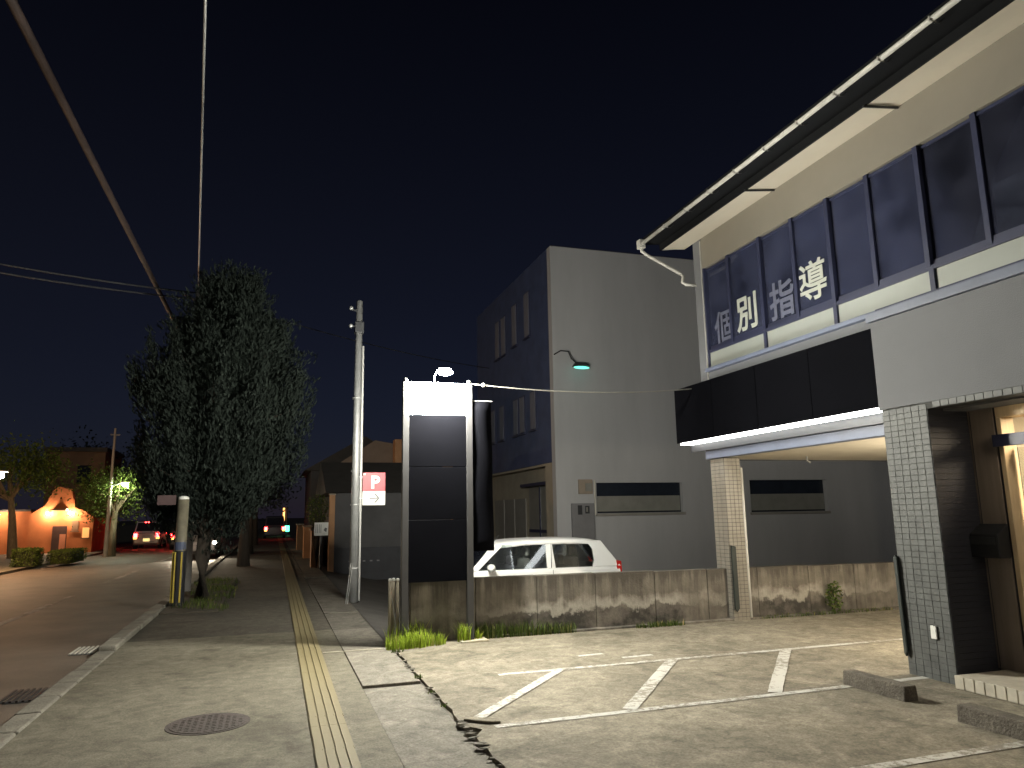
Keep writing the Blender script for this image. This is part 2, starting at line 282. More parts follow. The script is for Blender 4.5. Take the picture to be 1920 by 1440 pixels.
# ------------------------------------------------------------------ helpers
def origin(o):
    v = Vector((0, 0, 0))
    while o is not None:
        v += o.location; o = o.parent
    return v
def link(name, me, mat, parent=None):
    o = bpy.data.objects.new(name, me); COL.objects.link(o)
    if mat is not None and not me.materials: me.materials.append(mat)
    if parent is not None: o.parent = parent
    return o
class MB:
    def __init__(s): s.v = []; s.f = []
    def add(s, vs, fs):
        k = len(s.v); s.v += [tuple(q) for q in vs]; s.f += [tuple(k + i for i in f) for f in fs]; return s
    def box(s, x0, x1, y0, y1, z0, z1):
        return s.add([(x0, y0, z0), (x1, y0, z0), (x1, y1, z0), (x0, y1, z0), (x0, y0, z1), (x1, y0, z1), (x1, y1, z1), (x0, y1, z1)],
                     [(0, 3, 2, 1), (4, 5, 6, 7), (0, 1, 5, 4), (1, 2, 6, 5), (2, 3, 7, 6), (3, 0, 4, 7)])
    def prism(s, pts, d):
        """planar outline pts (3d) extruded by vector d"""
        n = len(pts); d = Vector(d); a = [Vector(q) for q in pts]; b = [q + d for q in a]
        return s.add(a + b, [tuple(range(n))[::-1], tuple(range(n, 2 * n))] + [(i, (i + 1) % n, n + (i + 1) % n, n + i) for i in range(n)])
    def tube(s, pts, r, n=8, r2=None, cap=True):
        pts = [Vector(q) for q in pts]; m = len(pts); rings = []
        for i, q in enumerate(pts):
            t = (pts[min(i + 1, m - 1)] - pts[max(i - 1, 0)]).normalized()
            a = t.cross(Vector((0, 0, 1)));
            if a.length < 1e-3: a = Vector((1, 0, 0))
            a.normalize(); b = t.cross(a)
            rr = r if r2 is None else r + (r2 - r) * i / (m - 1)
            rings += [q + (a * math.cos(2 * math.pi * k / n) + b * math.sin(2 * math.pi * k / n)) * rr for k in range(n)]
        fs = [(i * n + k, i * n + (k + 1) % n, (i + 1) * n + (k + 1) % n, (i + 1) * n + k) for i in range(m - 1) for k in range(n)]
        if cap: fs += [tuple(range(n))[::-1], tuple(range((m - 1) * n, m * n))]
        return s.add(rings, fs)
    def ball(s, c, rx, ry=None, rz=None, n=10, m=6):
        ry = ry or rx; rz = rz or rx; vs = [(c[0], c[1], c[2] - rz)]
        for j in range(1, m):
            p = -math.pi / 2 + math.pi * j / m
            for k in range(n):
                a = 2 * math.pi * k / n; vs.append((c[0] + rx * math.cos(p) * math.cos(a), c[1] + ry * math.cos(p) * math.sin(a), c[2] + rz * math.sin(p)))
        vs.append((c[0], c[1], c[2] + rz)); fs = [(0, 1 + (k + 1) % n, 1 + k) for k in range(n)]
        for j in range(m - 2):
            for k in range(n): fs.append((1 + j * n + k, 1 + j * n + (k + 1) % n, 1 + (j + 1) * n + (k + 1) % n, 1 + (j + 1) * n + k))
        L = len(vs) - 1; b = 1 + (m - 2) * n; fs += [(L, b + k, b + (k + 1) % n) for k in range(n)]
        return s.add(vs, fs)
    def build(s, name, mat, parent=None, bevel=0.0, smooth=False, world=True, seg=2):
        off = origin(parent) if (parent is not None and world) else Vector((0, 0, 0))
        me = bpy.data.meshes.new(name); me.from_pydata([tuple(Vector(q) - off) for q in s.v], [], s.f); me.validate()
        if bevel > 0:
            bm = bmesh.new(); bm.from_mesh(me); bmesh.ops.remove_doubles(bm, verts=bm.verts, dist=1e-5)
            es = [e for e in bm.edges if len(e.link_faces) == 2 and e.calc_face_angle(0) > 0.5]
            bmesh.ops.bevel(bm, geom=es, offset=bevel, segments=seg, affect='EDGES', profile=0.5, clamp_overlap=True)
            bmesh.ops.recalc_face_normals(bm, faces=bm.faces); bm.to_mesh(me); bm.free()
        else:
            bm = bmesh.new(); bm.from_mesh(me); bmesh.ops.recalc_face_normals(bm, faces=bm.faces); bm.to_mesh(me); bm.free()
        if smooth: me.polygons.foreach_set('use_smooth', [True] * len(me.polygons))
        return link(name, me, mat, parent)
def thing(name, label, cat, loc=(0, 0, 0), rz=0, group=None):
    o = bpy.data.objects.new(name, None); COL.objects.link(o); o.empty_display_size = 0.2
    o.location = loc; o.rotation_euler = (0, 0, rz); return tag(o, label, cat, group)
def tag(o, label, cat, group=None):
    o['label'] = label; o['category'] = cat
    if group: o['group'] = group
    return o
def struct(o): o['kind'] = 'structure'; return o
def stuff(o): o['kind'] = 'stuff'; return o
def B(name, mat, parent, *b, bevel=0.0, **k):
    q = MB()
    q.box(*b); return q.build(name, mat, parent, bevel=bevel, **k)
def copy_tree(o, parent=None):
    c = o.copy(); COL.objects.link(c)
    if parent is not None: c.parent = parent
    for ch in o.children: copy_tree(ch, c)
    return c
def text_part(body, size, mat, parent, centre, right, upv, name='letter', bold=0.02, depth=0.004, sx=1.0):
    cu = bpy.data.curves.new('t', 'FONT'); cu.body = body; cu.size = size; cu.align_x = 'CENTER'; cu.align_y = 'CENTER'
    cu.extrude = depth; cu.offset = bold; cu.resolution_u = 4
    ob = bpy.data.objects.new('t', cu); COL.objects.link(ob)
    dg = bpy.context.evaluated_depsgraph_get(); dg.update()
    me = bpy.data.meshes.new_from_object(ob.evaluated_get(dg)); bpy.data.objects.remove(ob)
    xs = [v.co.x for v in me.vertices]; ys = [v.co.y for v in me.vertices]
    mx, my = (min(xs) + max(xs)) / 2, (min(ys) + max(ys)) / 2
    r = Vector(right); u = Vector(upv); nn = r.cross(u); c = Vector(centre) - origin(parent)
    for v in me.vertices: v.co = c + r * (v.co.x - mx) * sx + u * (v.co.y - my) + nn * v.co.z
    me.materials.clear(); me.name = name
    return link(name, me, mat, parent)

# ------------------------------------------------------------------ the ground
struct(MB().add([(-900, -300, -0.42), (900, -300, -0.42), (900, 1500, -0.42), (-900, 1500, -0.42)], [(0, 1, 2, 3)]).build('ground', far_ground))
def sheet(name, mat, x0, x1, y0, y1, z, parent=None): return MB().box(x0, x1, y0, y1, z - 0.3, z).build(name, mat, parent)
road = struct(sheet('road', asphalt, -8.2, -2.02, -30, 400, -0.07))
farwalk = struct(sheet('far_pavement', pave, -40, -8.2, -30, 400, 0.02))
walk = struct(sheet('sidewalk', pave, -1.80, 0.86, -12, 11.3, 0.0))
shaded_pave = stained_concrete('shaded_pavement', (0.105, 0.096, 0.08), (0.07, 0.063, 0.052), (0.13, 0.12, 0.10), 0.0)  # pavement darkened past the sign: its shadow and the fading lamplight as colour
struct(sheet('shaded_sidewalk', shaded_pave, -1.80, 0.86, 11.3, 300, -0.003))
# dashed centre marking and edge marking on the road
for i, y in enumerate(range(2, 60, 9)):
    B('lane_marking', faint_paint, road, -4.32, -4.18, y + 3, y + 8.4, -0.069, -0.066)
# kerb stones, every stone an own piece; lowered where cars cross
kerb = struct(MB().box(-2.02, -1.80, -12, 300, -0.3, -0.06).build('kerb', kerbm))
km = {}
for i in range(52):
    y = 3.2 + i * 0.62; top = 0.012 if 6.2 < y < 10.6 else 0.06
    if abs(top - 0.012) < 1e-6 and 'low' not in km:
        km['low'] = MB().box(-0.105, 0.105, 0, 0.605, -0.06, 0.0).build('kerb_stone', kerbm, kerb, bevel=0.022); o = km['low']
    elif top > 0.05 and 'hi' not in km:
        km['hi'] = MB().box(-0.105, 0.105, 0, 0.605, -0.10, 0.0).build('kerb_stone', kerbm, kerb, bevel=0.022); o = km['hi']
    else:
        o = (km['low'] if top < 0.05 else km['hi']).copy(); COL.objects.link(o)
    o.location = (-1.91 + random.uniform(-.006, .006), y, top + random.uniform(-.005, .004)); o.rotation_euler = (random.uniform(-.006, .006), random.uniform(-.02, .02), random.uniform(-.008, .008))
MB().box(-2.01, -1.81, 35.5, 300, -0.1, 0.06).build('far_kerb', kerbm, kerb)
# tactile paving, one object per tile
tm = MB().box(-0.138, 0.138, 0, 0.2982, -0.02, 0.004)
for k in range(4):
    xx = -0.105 + k * 0.07; tm.box(xx - 0.026, xx + 0.026, 0.0, 0.298, 0.0042, 0.015)
t0 = tm.build('tactile_tile', yellow, walk, bevel=0.0)
n_t = 92
for i in range(n_t):
    o = t0 if i == 0 else t0.copy()
    if i: COL.objects.link(o)
    o.location = (0.455 + 0.0008 * i + random.uniform(-.0015, .0015), 2.6 + i * 0.2985, 0.004 + random.uniform(0, .0008)); o.rotation_euler = (0, 0, random.uniform(-.002, .002))
tf = MB()
for k in range(4): tf.box(0.53 - 0.105 + k * 0.07 - 0.021, 0.53 - 0.105 + k * 0.07 + 0.021, 2.6 + n_t * 0.2985, 70, 0.004, 0.013)
tf.box(0.392, 0.668, 2.6 + n_t * 0.2985, 70, -0.01, 0.006); stuff(tf.build('far_tactile_strip', yellow, walk))
# drain channel with its concrete lids, each lid a piece
chan = struct(sheet('drain_channel', pm('channel_dark', (0.12, 0.11, 0.09), 0.95, 0.3, 5), 0.86, 1.47, -12, 120, -0.025))
shaded_slab = stained_concrete('shaded_gutter_concrete', (0.16, 0.147, 0.125), (0.10, 0.092, 0.08), (0.20, 0.187, 0.16), 0.0)  # lid concrete with the same shade put into its colour
y = 1.2; ends = [3.05, 5.2, 7.50, 9.42, 11.3, 13.2, 15.1, 17.0, 19.0, 21.0, 24, 27, 30, 34, 38]
for i, e in enumerate(ends):
    zz = (-0.004, -0.012, -0.022, 0.004, -0.004, -0.008, 0.0)[i % 7]
    MB().box(0.872, 1.437 + random.uniform(-.006, .006), y, e - 0.022, -0.25, zz).build('channel_lid', slabm if e < 11.4 else shaded_slab, chan, bevel=0.008); y = e
MB().box(0.872, 1.44, 38, 120, -0.25, -0.006).build('channel_lid', slabm, chan)
B('pale_joint', pm('pale_mortar', (0.40, 0.37, 0.30), 0.9, 0.2, 9), chan, 0.45 + 0.17, 1.435, 9.40, 9.44, -0.02, 0.0065)
# forecourt with a ragged edge against the channel
ed = [(1.46, -8)]
yy = -2.0
while yy < 9.6:
    wob = 0.012 if not (5.0 < yy < 6.4) else 0.022
    ed.append((1.46 + random.uniform(-wob, wob * 0.7) + (0.10 if 5.55 < yy < 5.8 else 0), yy)); yy += 0.16
poly = ed + [(1.45, 9.9), (14.5, 9.9), (14.5, -8)]
fc = struct(MB().prism([(a, b, 0.008) for a, b in poly][::-1], (0, 0, -0.3)).build('forecourt', court))
# crumbled bits along that edge
for i in range(46):
    ry = random.uniform(4.0, 9.3); s = random.uniform(0.008, 0.026) * (1.4 if 5.3 < ry < 6.3 else 1)
    q = MB().ball((0, 0, 0), s, s * random.uniform(.6, 1.3), s * 0.5, 6, 4); q.v = [(a + random.uniform(-s, s) * .25, b + random.uniform(-s, s) * .25, c) for a, b, c in q.v]
    q.v = [(a + 1.43 + random.uniform(-.03, .05), b + ry, c + 0.006) for a, b, c in q.v]; q.build('concrete_crumb', slabm, fc)
MB().prism([(1.47, 5.93, 0.012), (1.62, 5.80, 0.012), (1.72, 5.76, 0.012), (1.74, 5.84, 0.012), (1.60, 5.93, 0.012), (1.50, 6.0, 0.012)], (0, 0, 0.018)).build('broken_edge_piece', court, fc, bevel=0.006)
# parking lines
def line(a, b, wd=0.085, z=0.0125, m=white_paint):
    a = Vector((*a, z)); b = Vector((*b, z)); t = (b - a).normalized(); nrm = Vector((-t.y, t.x, 0)) * wd / 2
    n = max(2, int((b - a).length / 0.12)); L = []; Rr = []
    for i in range(n + 1):
        q = a + (b - a) * i / n; j = random.uniform(-.006, .006); L.append(q + nrm * (1 + j * 10)); Rr.append(q - nrm * (1 - j * 10))
    MB().add(L + Rr, [(i, i + 1, n + 2 + i, n + 1 + i) for i in range(n)]).build('parking_line', m, fc)
line((1.66, 5.70), (6.1, 5.78)); line((2.2, 7.43), (7.6, 7.47), z=0.0128)
line((1.58, 5.95), (2.84, 7.40), 0.10, 0.0155); line((2.82, 5.77), (4.14, 7.40), 0.12, 0.0155); line((4.24, 5.80), (5.62, 7.43), 0.12, 0.0155)
line((3.45, 3.99), (6.2, 4.03), 0.09); line((3.72, 7.75), (4.1, 7.76), 0.075); line((3.3, 8.02), (3.62, 8.04), 0.07)
# neighbour's yard, falling away behind the cement wall
yard = MB(); yard.add([(1.445, 9.95, -0.006), (1.445, 60, -0.006), (3.1, 60, -0.39), (3.1, 9.95, -0.39), (40, 9.95, -0.39), (40, 60, -0.39)],
    [(0, 3, 2, 1), (3, 4, 5, 2)]); struct(yard.build('yard', pm('yard_asphalt', (0.07, 0.065, 0.06), 0.9, 0.3, 2, 0.4, 60, fine=0.2)))
# drain grates at the road edge
for y0, lab in ((10.95, 'pale steel drain grate at the kerb, the farther of two'), (8.35, 'dark drain grate in the gutter at the near left kerb')):
    g = thing('drain_grate', lab, 'drain', (-2.2, y0, -0.07), group='drain grates along the kerb')
    MB().box(-2.40, -2.03, y0, y0 + 0.6, -0.075, -0.066).build('grate_bed', darkmetal, g)
    for k in range(7): B('bar', pm('pale_steel', (.55, .52, .46), .6, .1, 5) if y0 > 10 else iron, g, -2.395 + k * .053, -2.372 + k * .053, y0 + 0.02, y0 + 0.58, -0.0655, -0.052)
# manhole cover
mh = thing('manhole_cover', 'round rusty iron manhole cover set in the pavement', 'manhole cover', (-0.43, 6.65, 0))
def disc(r, z0, z1, n=40): return MB().tube([(-0.43, 6.65, z0), (-0.43, 6.65, z1)], r, n)
disc(0.315, -0.05, 0.0035).build('frame', iron, mh); disc(0.285, 0.0, 0.0065).build('cover', iron, mh)
q = MB()
for i in range(-5, 6):
    for j in range(-5, 6):
        if i * i + j * j < 28: q.box(-0.43 + i * 0.048 - .014, -0.43 + i * 0.048 + .014, 6.65 + j * 0.048 - .014, 6.65 + j * 0.048 + .014, 0.0066, 0.0085)
stuff(q.build('tread_studs', iron, mh))

# ------------------------------------------------------------------ mouldy cement wall
cw = thing('cement_wall', 'low mouldy cement wall between forecourt and yard', 'wall', (1.75, 9.75, 0))
x = 1.72; i = 0
while x < 11.5:
    wd = random.choice((0.86, 0.92, 0.98)); h = 0.775 - 0.008 * (x - 1.7) + random.uniform(-.004, .004)
    MB().box(x, x + wd - 0.007, 9.70 + random.uniform(-.004, .004), 9.84, -0.35, h).build('wall_panel', mould, cw, bevel=0.006); x += wd; i += 1
B('foot_strip', mould, cw, 2.6, 11.5, 9.60, 9.70, -0.2, 0.035, bevel=0.01)

# ------------------------------------------------------------------ standing sign with lamp
sg = thing('sign_stand', 'tall standing signboard on two dark posts, white glowing top over a dark face', 'signboard', (2.02, 9.5, 0))
for px in (1.60, 2.45):
    B('post', pm('post_grey', (0.045, 0.045, 0.048), 0.6, 0.12, 5), sg, px - 0.042, px + 0.042, 9.46, 9.54, -0.02, 3.33, bevel=0.006)
    MB().ball((px, 9.5, 3.352), 0.03, n=8, m=5).build('post_cap', steel, sg, smooth=True)
B('footing', pm('footing', (0.42, 0.38, 0.28), 0.9, 0.2, 6, 0.4, 40), sg, 2.30, 2.66, 9.36, 9.62, -0.05, 0.03, bevel=0.01)
B('top_panel', em('backlit_panel', (1.0, 0.97, 0.85), PANEL), sg, 1.645, 2.405, 9.488, 9.512, 2.90, 3.318, bevel=0.006)
for z0, z1 in ((.76, 1.53), (1.536, 2.21), (2.216, 2.895)): B('face_panel', signdark, sg, 1.645, 2.405, 9.476, 9.524, z0, z1, bevel=0.005)
B('top_rail', steel, sg, 1.645, 2.405, 9.489, 9.511, 3.321, 3.333, bevel=0.003)
lp = thing('flood_lamp', 'small bright lamp on a bracket above the standing sign', 'lamp', (2.06, 9.5, 3.37))
MB().tube([(1.98, 9.50, 3.33), (1.98, 9.48, 3.42), (1.99, 9.36, 3.47), (2.03, 9.22, 3.475)], 0.010).build('bracket_arm', steel, lp)
MB().ball((2.06, 9.20, 3.470), 0.085, 0.05, 0.014, 12, 6).build('lamp_holder', steel, lp, smooth=True)
MB().ball((2.06, 9.20, 3.418), 0.105, 0.055, 0.044, 14, 8).build('bulb', bulb_m, lp, smooth=True)
bn = thing('side_banner', 'narrow dark banner hung on the right post of the standing sign', 'banner', (2.6, 9.5, 1.05))
MB().tube([(2.49, 9.5, 3.10), (2.78, 9.5, 3.10)], 0.008).build('banner_rod', steel, bn)
q = MB(); N = 14
for sgn in (0, 1):
    for k in range(N + 1):
        z = 1.12 + (3.10 - 1.12) * k / N; d = 0.012 * math.sin(k * 0.9) + 0.004 * sgn; q.v += [(2.50, 9.5 + d, z), (2.63, 9.5 + d * 0.4 + 0.006, z), (2.76 + 0.02 * (1 - k / N), 9.5 - d, z)]
q.f = [(3 * k + a, 3 * k + a + 1, 3 * k + a + 4, 3 * k + a + 3) for k in range(N) for a in (0, 1)]
q.v = q.v[:3 * (N + 1)]; bo = q.build('cloth', signdark, bn, smooth=True); sm = bo.modifiers.new('thick', 'SOLIDIFY'); sm.thickness = 0.003
cb = MB(); pts = []
for k in range(25):
    t = k / 24; pts.append((2.49 + (6.45 - 2.49) * t, 9.5 + 0.35 * t, 3.33 + 0.16 * t - 0.10 * 4 * t * (1 - t)))
cable = tag(cb.tube(pts, 0.009, 6).build('service_cable', gutterm), 'thin pale cable strung from the sign post to the building', 'cable')
MB().ball((2.66, 9.515, 3.325), 0.035, 0.02, 0.028, 8, 5).build('insulator', signwhite, cable, smooth=True)
# pipe barrier beside the sign
pb = thing('pipe_barrier', 'three upright beige pipes standing beside the sign in the grass', 'barrier', (1.53, 9.9, 0))
for px, py in ((1.475, 9.86), (1.525, 9.90), (1.572, 9.86)):
    MB().tube([(px, py, -0.02), (px, py, 0.76)], 0.022, 10).build('pipe', beige, pb, smooth=True); MB().ball((px, py, 0.77), 0.026, n=8, m=5).build('pipe_cap', signwhite, pb, smooth=True)
MB().tube([(1.50, 9.835, 0.55), (1.56, 9.835, 0.12)], 0.006, 6).build('cross_wire', steel, pb)

# ------------------------------------------------------------------ parking-sign pole
pp = thing('steel_pole', 'tall grey steel pole carrying the red parking sign', 'pole', (1.52, 14.8, 0))
MB().tube([(1.515, 14.8, -0.02), (1.53, 14.8, 5.93)], 0.088, 16, 0.066).build('mast', steel, pp, smooth=True)
MB().tube([(1.615, 14.74, 0.0), (1.612, 14.74, 4.98)], 0.022, 8).build('conduit', pm('conduit_white', (0.68, 0.68, 0.66), 0.4, 0.05, 4), pp, smooth=True)
for z in (1.8, 2.45, 3.9, 0.6): MB().tube([(1.52, 14.8, z), (1.52, 14.8, z + 0.03)], 0.098, 16).build('band', steel, pp)
MB().tube([(1.53, 14.8, 5.70), (1.36, 14.72, 5.73)], 0.018, 8).build('top_arm', darkmetal, pp)
MB().tube([(1.53, 14.8, 5.42), (1.35, 14.72, 5.36)], 0.018, 8).build('top_arm', darkmetal, pp)
for z in (5.73, 5.36): MB().ball((1.36, 14.72, z + .02), 0.045, n=8, m=5).build('insulator', steel, pp, smooth=True)
B('clamp_box', darkmetal, pp, 1.44, 1.62, 14.70, 14.90, 5.25, 5.48, bevel=0.01)
ps = thing('parking_sign', 'red and white parking sign with letter P and a right arrow', 'sign', (1.65, 14.72, 1.8))
B('red_plate', redm, ps, 1.645, 2.085, 14.70, 14.715, 2.075, 2.435, bevel=0.004)
B('white_plate', signwhite, ps, 1.645, 2.085, 14.70, 14.715, 1.80, 2.072, bevel=0.004)
text_part('P', 0.34, signwhite, ps, (1.895, 14.697, 2.245), (1, 0, 0), (0, 0, 1), bold=0.012, depth=0.002)
q = MB(); q.box(1.78, 1.93, 14.695, 14.699, 1.925, 1.945); q.prism([(1.87, 14.699, 2.02), (1.90, 14.699, 2.02), (1.975, 14.699, 1.935), (1.90, 14.699, 1.85), (1.87, 14.699, 1.85), (1.94, 14.699, 1.935)], (0, -0.004, 0)); q.build('arrow', greyprint, ps)
B('plate_mark', signwhite, ps, 1.66, 1.70, 14.697, 14.6995, 2.385, 2.42)
for z in (2.35, 1.93): B('bracket', steel, ps, 1.58, 1.66, 14.716, 14.735, z - 0.012, z + 0.012)
gg = thing('stay_rods', 'pair of thin pale rods leaning at the foot of the steel pole', 'rod', (1.36, 14.3, 0))
for d in (0, 0.035): MB().tube([(1.33 + d, 14.35, -0.01), (1.44 + d, 14.6, 0.72)], 0.006, 6).build('rod', steel, gg)

# ------------------------------------------------------------------ grass and weeds
def blades(name, spots, mat, label, cat='grass'):
    V = []; Fs = []
    for (bx, by, h, n, spread) in spots:
        for k in range(n):
            a = random.uniform(0, 2 * math.pi); rr = spread * math.sqrt(random.random()); x0 = bx + rr * math.cos(a); y0 = by + rr * math.sin(a) * 0.7
            hh = h * random.uniform(.45, 1.15); ln = random.uniform(.1, .6) * hh; da = random.uniform(0, 2 * math.pi); wd = random.uniform(.003, .007)
            dx, dy = math.cos(da), math.sin(da); px, py = -dy * wd, dx * wd; b = len(V)
            V += [(x0 - px, y0 - py, -0.01), (x0 + px, y0 + py, -0.01), (x0 + dx * ln * .3 + px * .8, y0 + dy * ln * .3 + py * .8, hh * .6), (x0 + dx * ln * .3 - px * .8, y0 + dy * ln * .3 - py * .8, hh * .6), (x0 + dx * ln, y0 + dy * ln, hh)]
            Fs += [(b, b + 1, b + 2, b + 3), (b + 3, b + 2, b + 4)]
    me = bpy.data.meshes.new(name); me.from_pydata(V, [], Fs); o = link(name, me, mat); stuff(o); return tag(o, label, cat)
blades('grass', [(1.52, 9.32, .16, 240, .17), (1.72, 9.36, .19, 300, .20), (1.95, 9.42, .15, 170, .16), (1.50, 9.55, .26, 60, .12), (1.62, 9.5, .30, 50, .10), (2.36, 9.47, .24, 120, .09), (2.54, 9.52, .16, 60, .07), (1.85, 9.6, .3, 40, .15)], grassm, 'bright grass tufts growing around the foot of the standing sign')
blades('weeds', [(2.6 + .14 * k, 9.60, .20 * (1 - .04 * k) + .03, 60, .09) for k in range(10)] + [(4.9 + .1 * k, 9.56, .09, 40, .08) for k in range(7)] + [(6.95 + .12 * k, 9.62, .06, 34, .09) for k in range(20)], weedm, 'darker weeds growing along the foot of the cement wall', 'weeds')
blades('crack_weeds', [(1.44, 7.62, .05, 30, .05), (1.44, 7.0, .02, 16, .04), (1.45, 6.5, .02, 16, .04), (1.45, 9.1, .05, 40, .08)], weedm, 'tiny weeds in the joint between drain lids and forecourt', 'weeds')
def leafy(name, parent, centre, r, n, size, mat, up_bias=0.0, shape=None):
    """leaf clumps: many small rhombic leaves through the volume; shape(t) gives radius along height 0..1"""
    V = []; Fs = []
    for k in range(n):
        p = shape() if shape else None
        if p is None:
            while True:
                p = Vector((random.uniform(-1, 1), random.uniform(-1, 1), random.uniform(-1, 1)))
                if p.length < 1: break
            p = Vector((p.x * r[0], p.y * r[1], p.z * r[2]))
        c = Vector(centre) + p; d = Vector((random.gauss(0, 1), random.gauss(0, 1), random.gauss(0, 1) + up_bias)).normalized()
        s = d.cross(Vector((random.gauss(0, 1), random.gauss(0, 1), random.gauss(0, 1)))).normalized(); L = size * random.uniform(.6, 1.4); b = len(V)
        V += [c - d * L * .5, c + s * L * .22, c + d * L * .5, c - s * L * .22]; Fs.append((b, b + 1, b + 2, b + 3))
    off = origin(parent); me = bpy.data.meshes.new(name); me.from_pydata([tuple(v - off) for v in V], [], Fs); return link(name, me, mat, parent)
iv = thing('ivy_plant', 'small leafy shrub against the cement wall behind the carport column', 'plant', (8.2, 9.6, 0))
MB().tube([(8.2, 9.62, -0.01), (8.22, 9.6, 0.2), (8.18, 9.62, 0.42)], 0.012, 6, 0.005).build('stem', bark, iv)
leafy('foliage', iv, (8.2, 9.58, 0.26), (0.16, 0.09, 0.24), 320, 0.05, weedm)

# ------------------------------------------------------------------ white car in the yard
car = thing('white_car', 'small white hatchback parked behind the low cement wall', 'car', (4.3, 13.04, -0.38))
def K(mb, name, mat, parent=car, **k): return mb.build(name, mat, parent, world=False, **k)
def loft(secs):
    q = MB(); n = len(secs[0])
    for s in secs: q.v += s
    for i in range(len(secs) - 1):
        for k in range(n): q.f.append((i * n + k, i * n + (k + 1) % n, (i + 1) * n + (k + 1) % n, (i + 1) * n + k))
    q.f += [tuple(range(n))[::-1], tuple(range((len(secs) - 1) * n, len(secs) * n))]; return q
def bsec(x, zb, zt, hw):
    return [(x, -hw * .92, zb), (x, -hw, zb + .18), (x, -hw, zt - .22), (x, -hw * .975, zt - .06), (x, -hw * .93, zt), (x, hw * .93, zt), (x, hw * .975, zt - .06), (x, hw, zt - .22), (x, hw, zb + .18), (x, hw * .92, zb)]
K(loft([bsec(-1.70, .34, .78, .60), bsec(-1.64, .22, .88, .70), bsec(-1.40, .2, .97, .735), bsec(-1.06, .2, 1.03, .74), bsec(0, .2, 1.03, .742), bsec(1.45, .2, 1.03, .74), bsec(1.66, .24, 1.02, .72), bsec(1.71, .34, .95, .66)]), 'body', carwhite, smooth=False, bevel=0.015)
K(MB().box(-1.02, 1.60, -.66, .66, 1.0, 1.036), 'interior_deck', cardark)
def rsec(x, z, hw, th=.05): return [(x, -hw, z - th - .05), (x, -hw * .985, z - th), (x, -hw * .90, z - .018), (x, -hw * .5, z), (x, hw * .5, z), (x, hw * .90, z - .018), (x, hw * .985, z - th), (x, hw, z - th - .05)]
K(loft([rsec(-.70, 1.455, .58), rsec(-.55, 1.485, .60), rsec(-.1, 1.525, .615), rsec(.6, 1.53, .615), rsec(1.1, 1.515, .61), rsec(1.32, 1.49, .59)]), 'roof', carwhite, smooth=True)
def pil(name, pts, s, th=.05, mat=carwhite):
    """flat post on the car's side: pts (x,z); the side leans in from .69 at the belt to .60 at the roof"""
    f = lambda z: s * (.70 - (z - 1.03) * .215)
    K(MB().prism([(a, f(b), b) for a, b in pts], (0, -s * th, 0)), name, mat, bevel=0.008)
for s in (-1, 1):
    pil('front_pillar', [(-1.10, 1.02), (-.98, 1.02), (-.52, 1.42), (-.56, 1.47), (-.68, 1.46)], s)
    pil('middle_pillar', [(.27, 1.02), (.43, 1.02), (.40, 1.44), (.28, 1.44)], s)
    pil('rear_pillar', [(1.12, 1.02), (1.68, 1.02), (1.34, 1.47), (1.0, 1.47), (1.0, 1.43), (1.10, 1.41), (1.16, 1.33), (1.17, 1.12)], s)
    g = lambda pts, nm: K(MB().prism([(a, s * (.688 - (b - 1.03) * .215), b) for a, b in pts], (0, -s * .006, 0)), nm, carglass)
    g([(-.98, 1.02), (.28, 1.02), (.29, 1.44), (-.53, 1.44)], 'front_window'); g([(.42, 1.02), (1.18, 1.02), (1.17, 1.3), (1.10, 1.42), (.40, 1.44)], 'rear_window')
    K(MB().box(.345, .353, s * .70 - .004, s * .70 + .004, 1.03, 1.44), 'door_seam', cardark)
    K(MB().box(.36, .366, s * .742 - .003, s * .742 + .003, .3, 1.0), 'door_gap', cardark)
    K(MB().box(.08, .26, s * .752 - .012, s * .752 + .012, .86, .885), 'door_handle', carwhite, bevel=0.006)
    mm = MB().ball((-.78, s * .83, 1.075), .07, .10, .068, 12, 8); K(mm, 'mirror', carwhite, smooth=True); K(MB().box(-.76, -.72, min(s * .68, s * .76), max(s * .68, s * .76), 1.025, 1.05), 'mirror_stalk', cardark)
    K(MB().prism([(1.60, s * .715, .80), (1.715, s * .69, .78), (1.70, s * .685, 1.10), (1.60, s * .70, 1.12)], (0, -s * .05, 0)), 'tail_lamp', redunlit, bevel=0.01)
    K(MB().prism([(-1.69, s * .56, .70), (-1.45, s * .735, .74), (-1.45, s * .735, .88), (-1.66, s * .56, .84)], (0, -s * .08, 0)), 'head_lamp', signwhite, bevel=0.01)
    for wx in (-1.13, 1.13):
        wh = K(MB().tube([(wx, s * .56, .27), (wx, s * .745, .27)], .27, 20), 'wheel', tyre); K(MB().tube([(wx, s * .70, .27), (wx, s * .752, .27)], .17, 14), 'rim', steel, wh)
K(MB().prism([(-1.08, -.64, 1.03), (-1.08, .64, 1.03), (-.64, .57, 1.455), (-.64, -.57, 1.455)], (-.006, 0, .006)), 'windscreen', carglass)
K(MB().prism([(1.66, -.62, 1.06), (1.66, .62, 1.06), (1.36, .55, 1.46), (1.36, -.55, 1.46)], (.006, 0, .004)), 'hatch_window', carglass)
for sx in (-.05, .85):
    for s in (-.34, .34):
        st = K(MB().box(sx - .06, sx + .08, s - .22, s + .22, .9, 1.20), 'seat_back', seatm, bevel=0.05, seg=3); K(MB().box(sx + .0, sx + .09, s - .12, s + .12, 1.22, 1.38), 'headrest', seatm, st, bevel=0.04, seg=3)
K(MB().tube([(-.60, -.3, 1.47), (-.48, -.3, 1.60)], .004, 5), 'antenna', cardark)
for k in range(5): K(MB().ball((-.92 + .03 * k, -.5 + .24 * k, 1.06), .05, .07, .05, 8, 5), 'dashboard_item', signwhite, smooth=True)

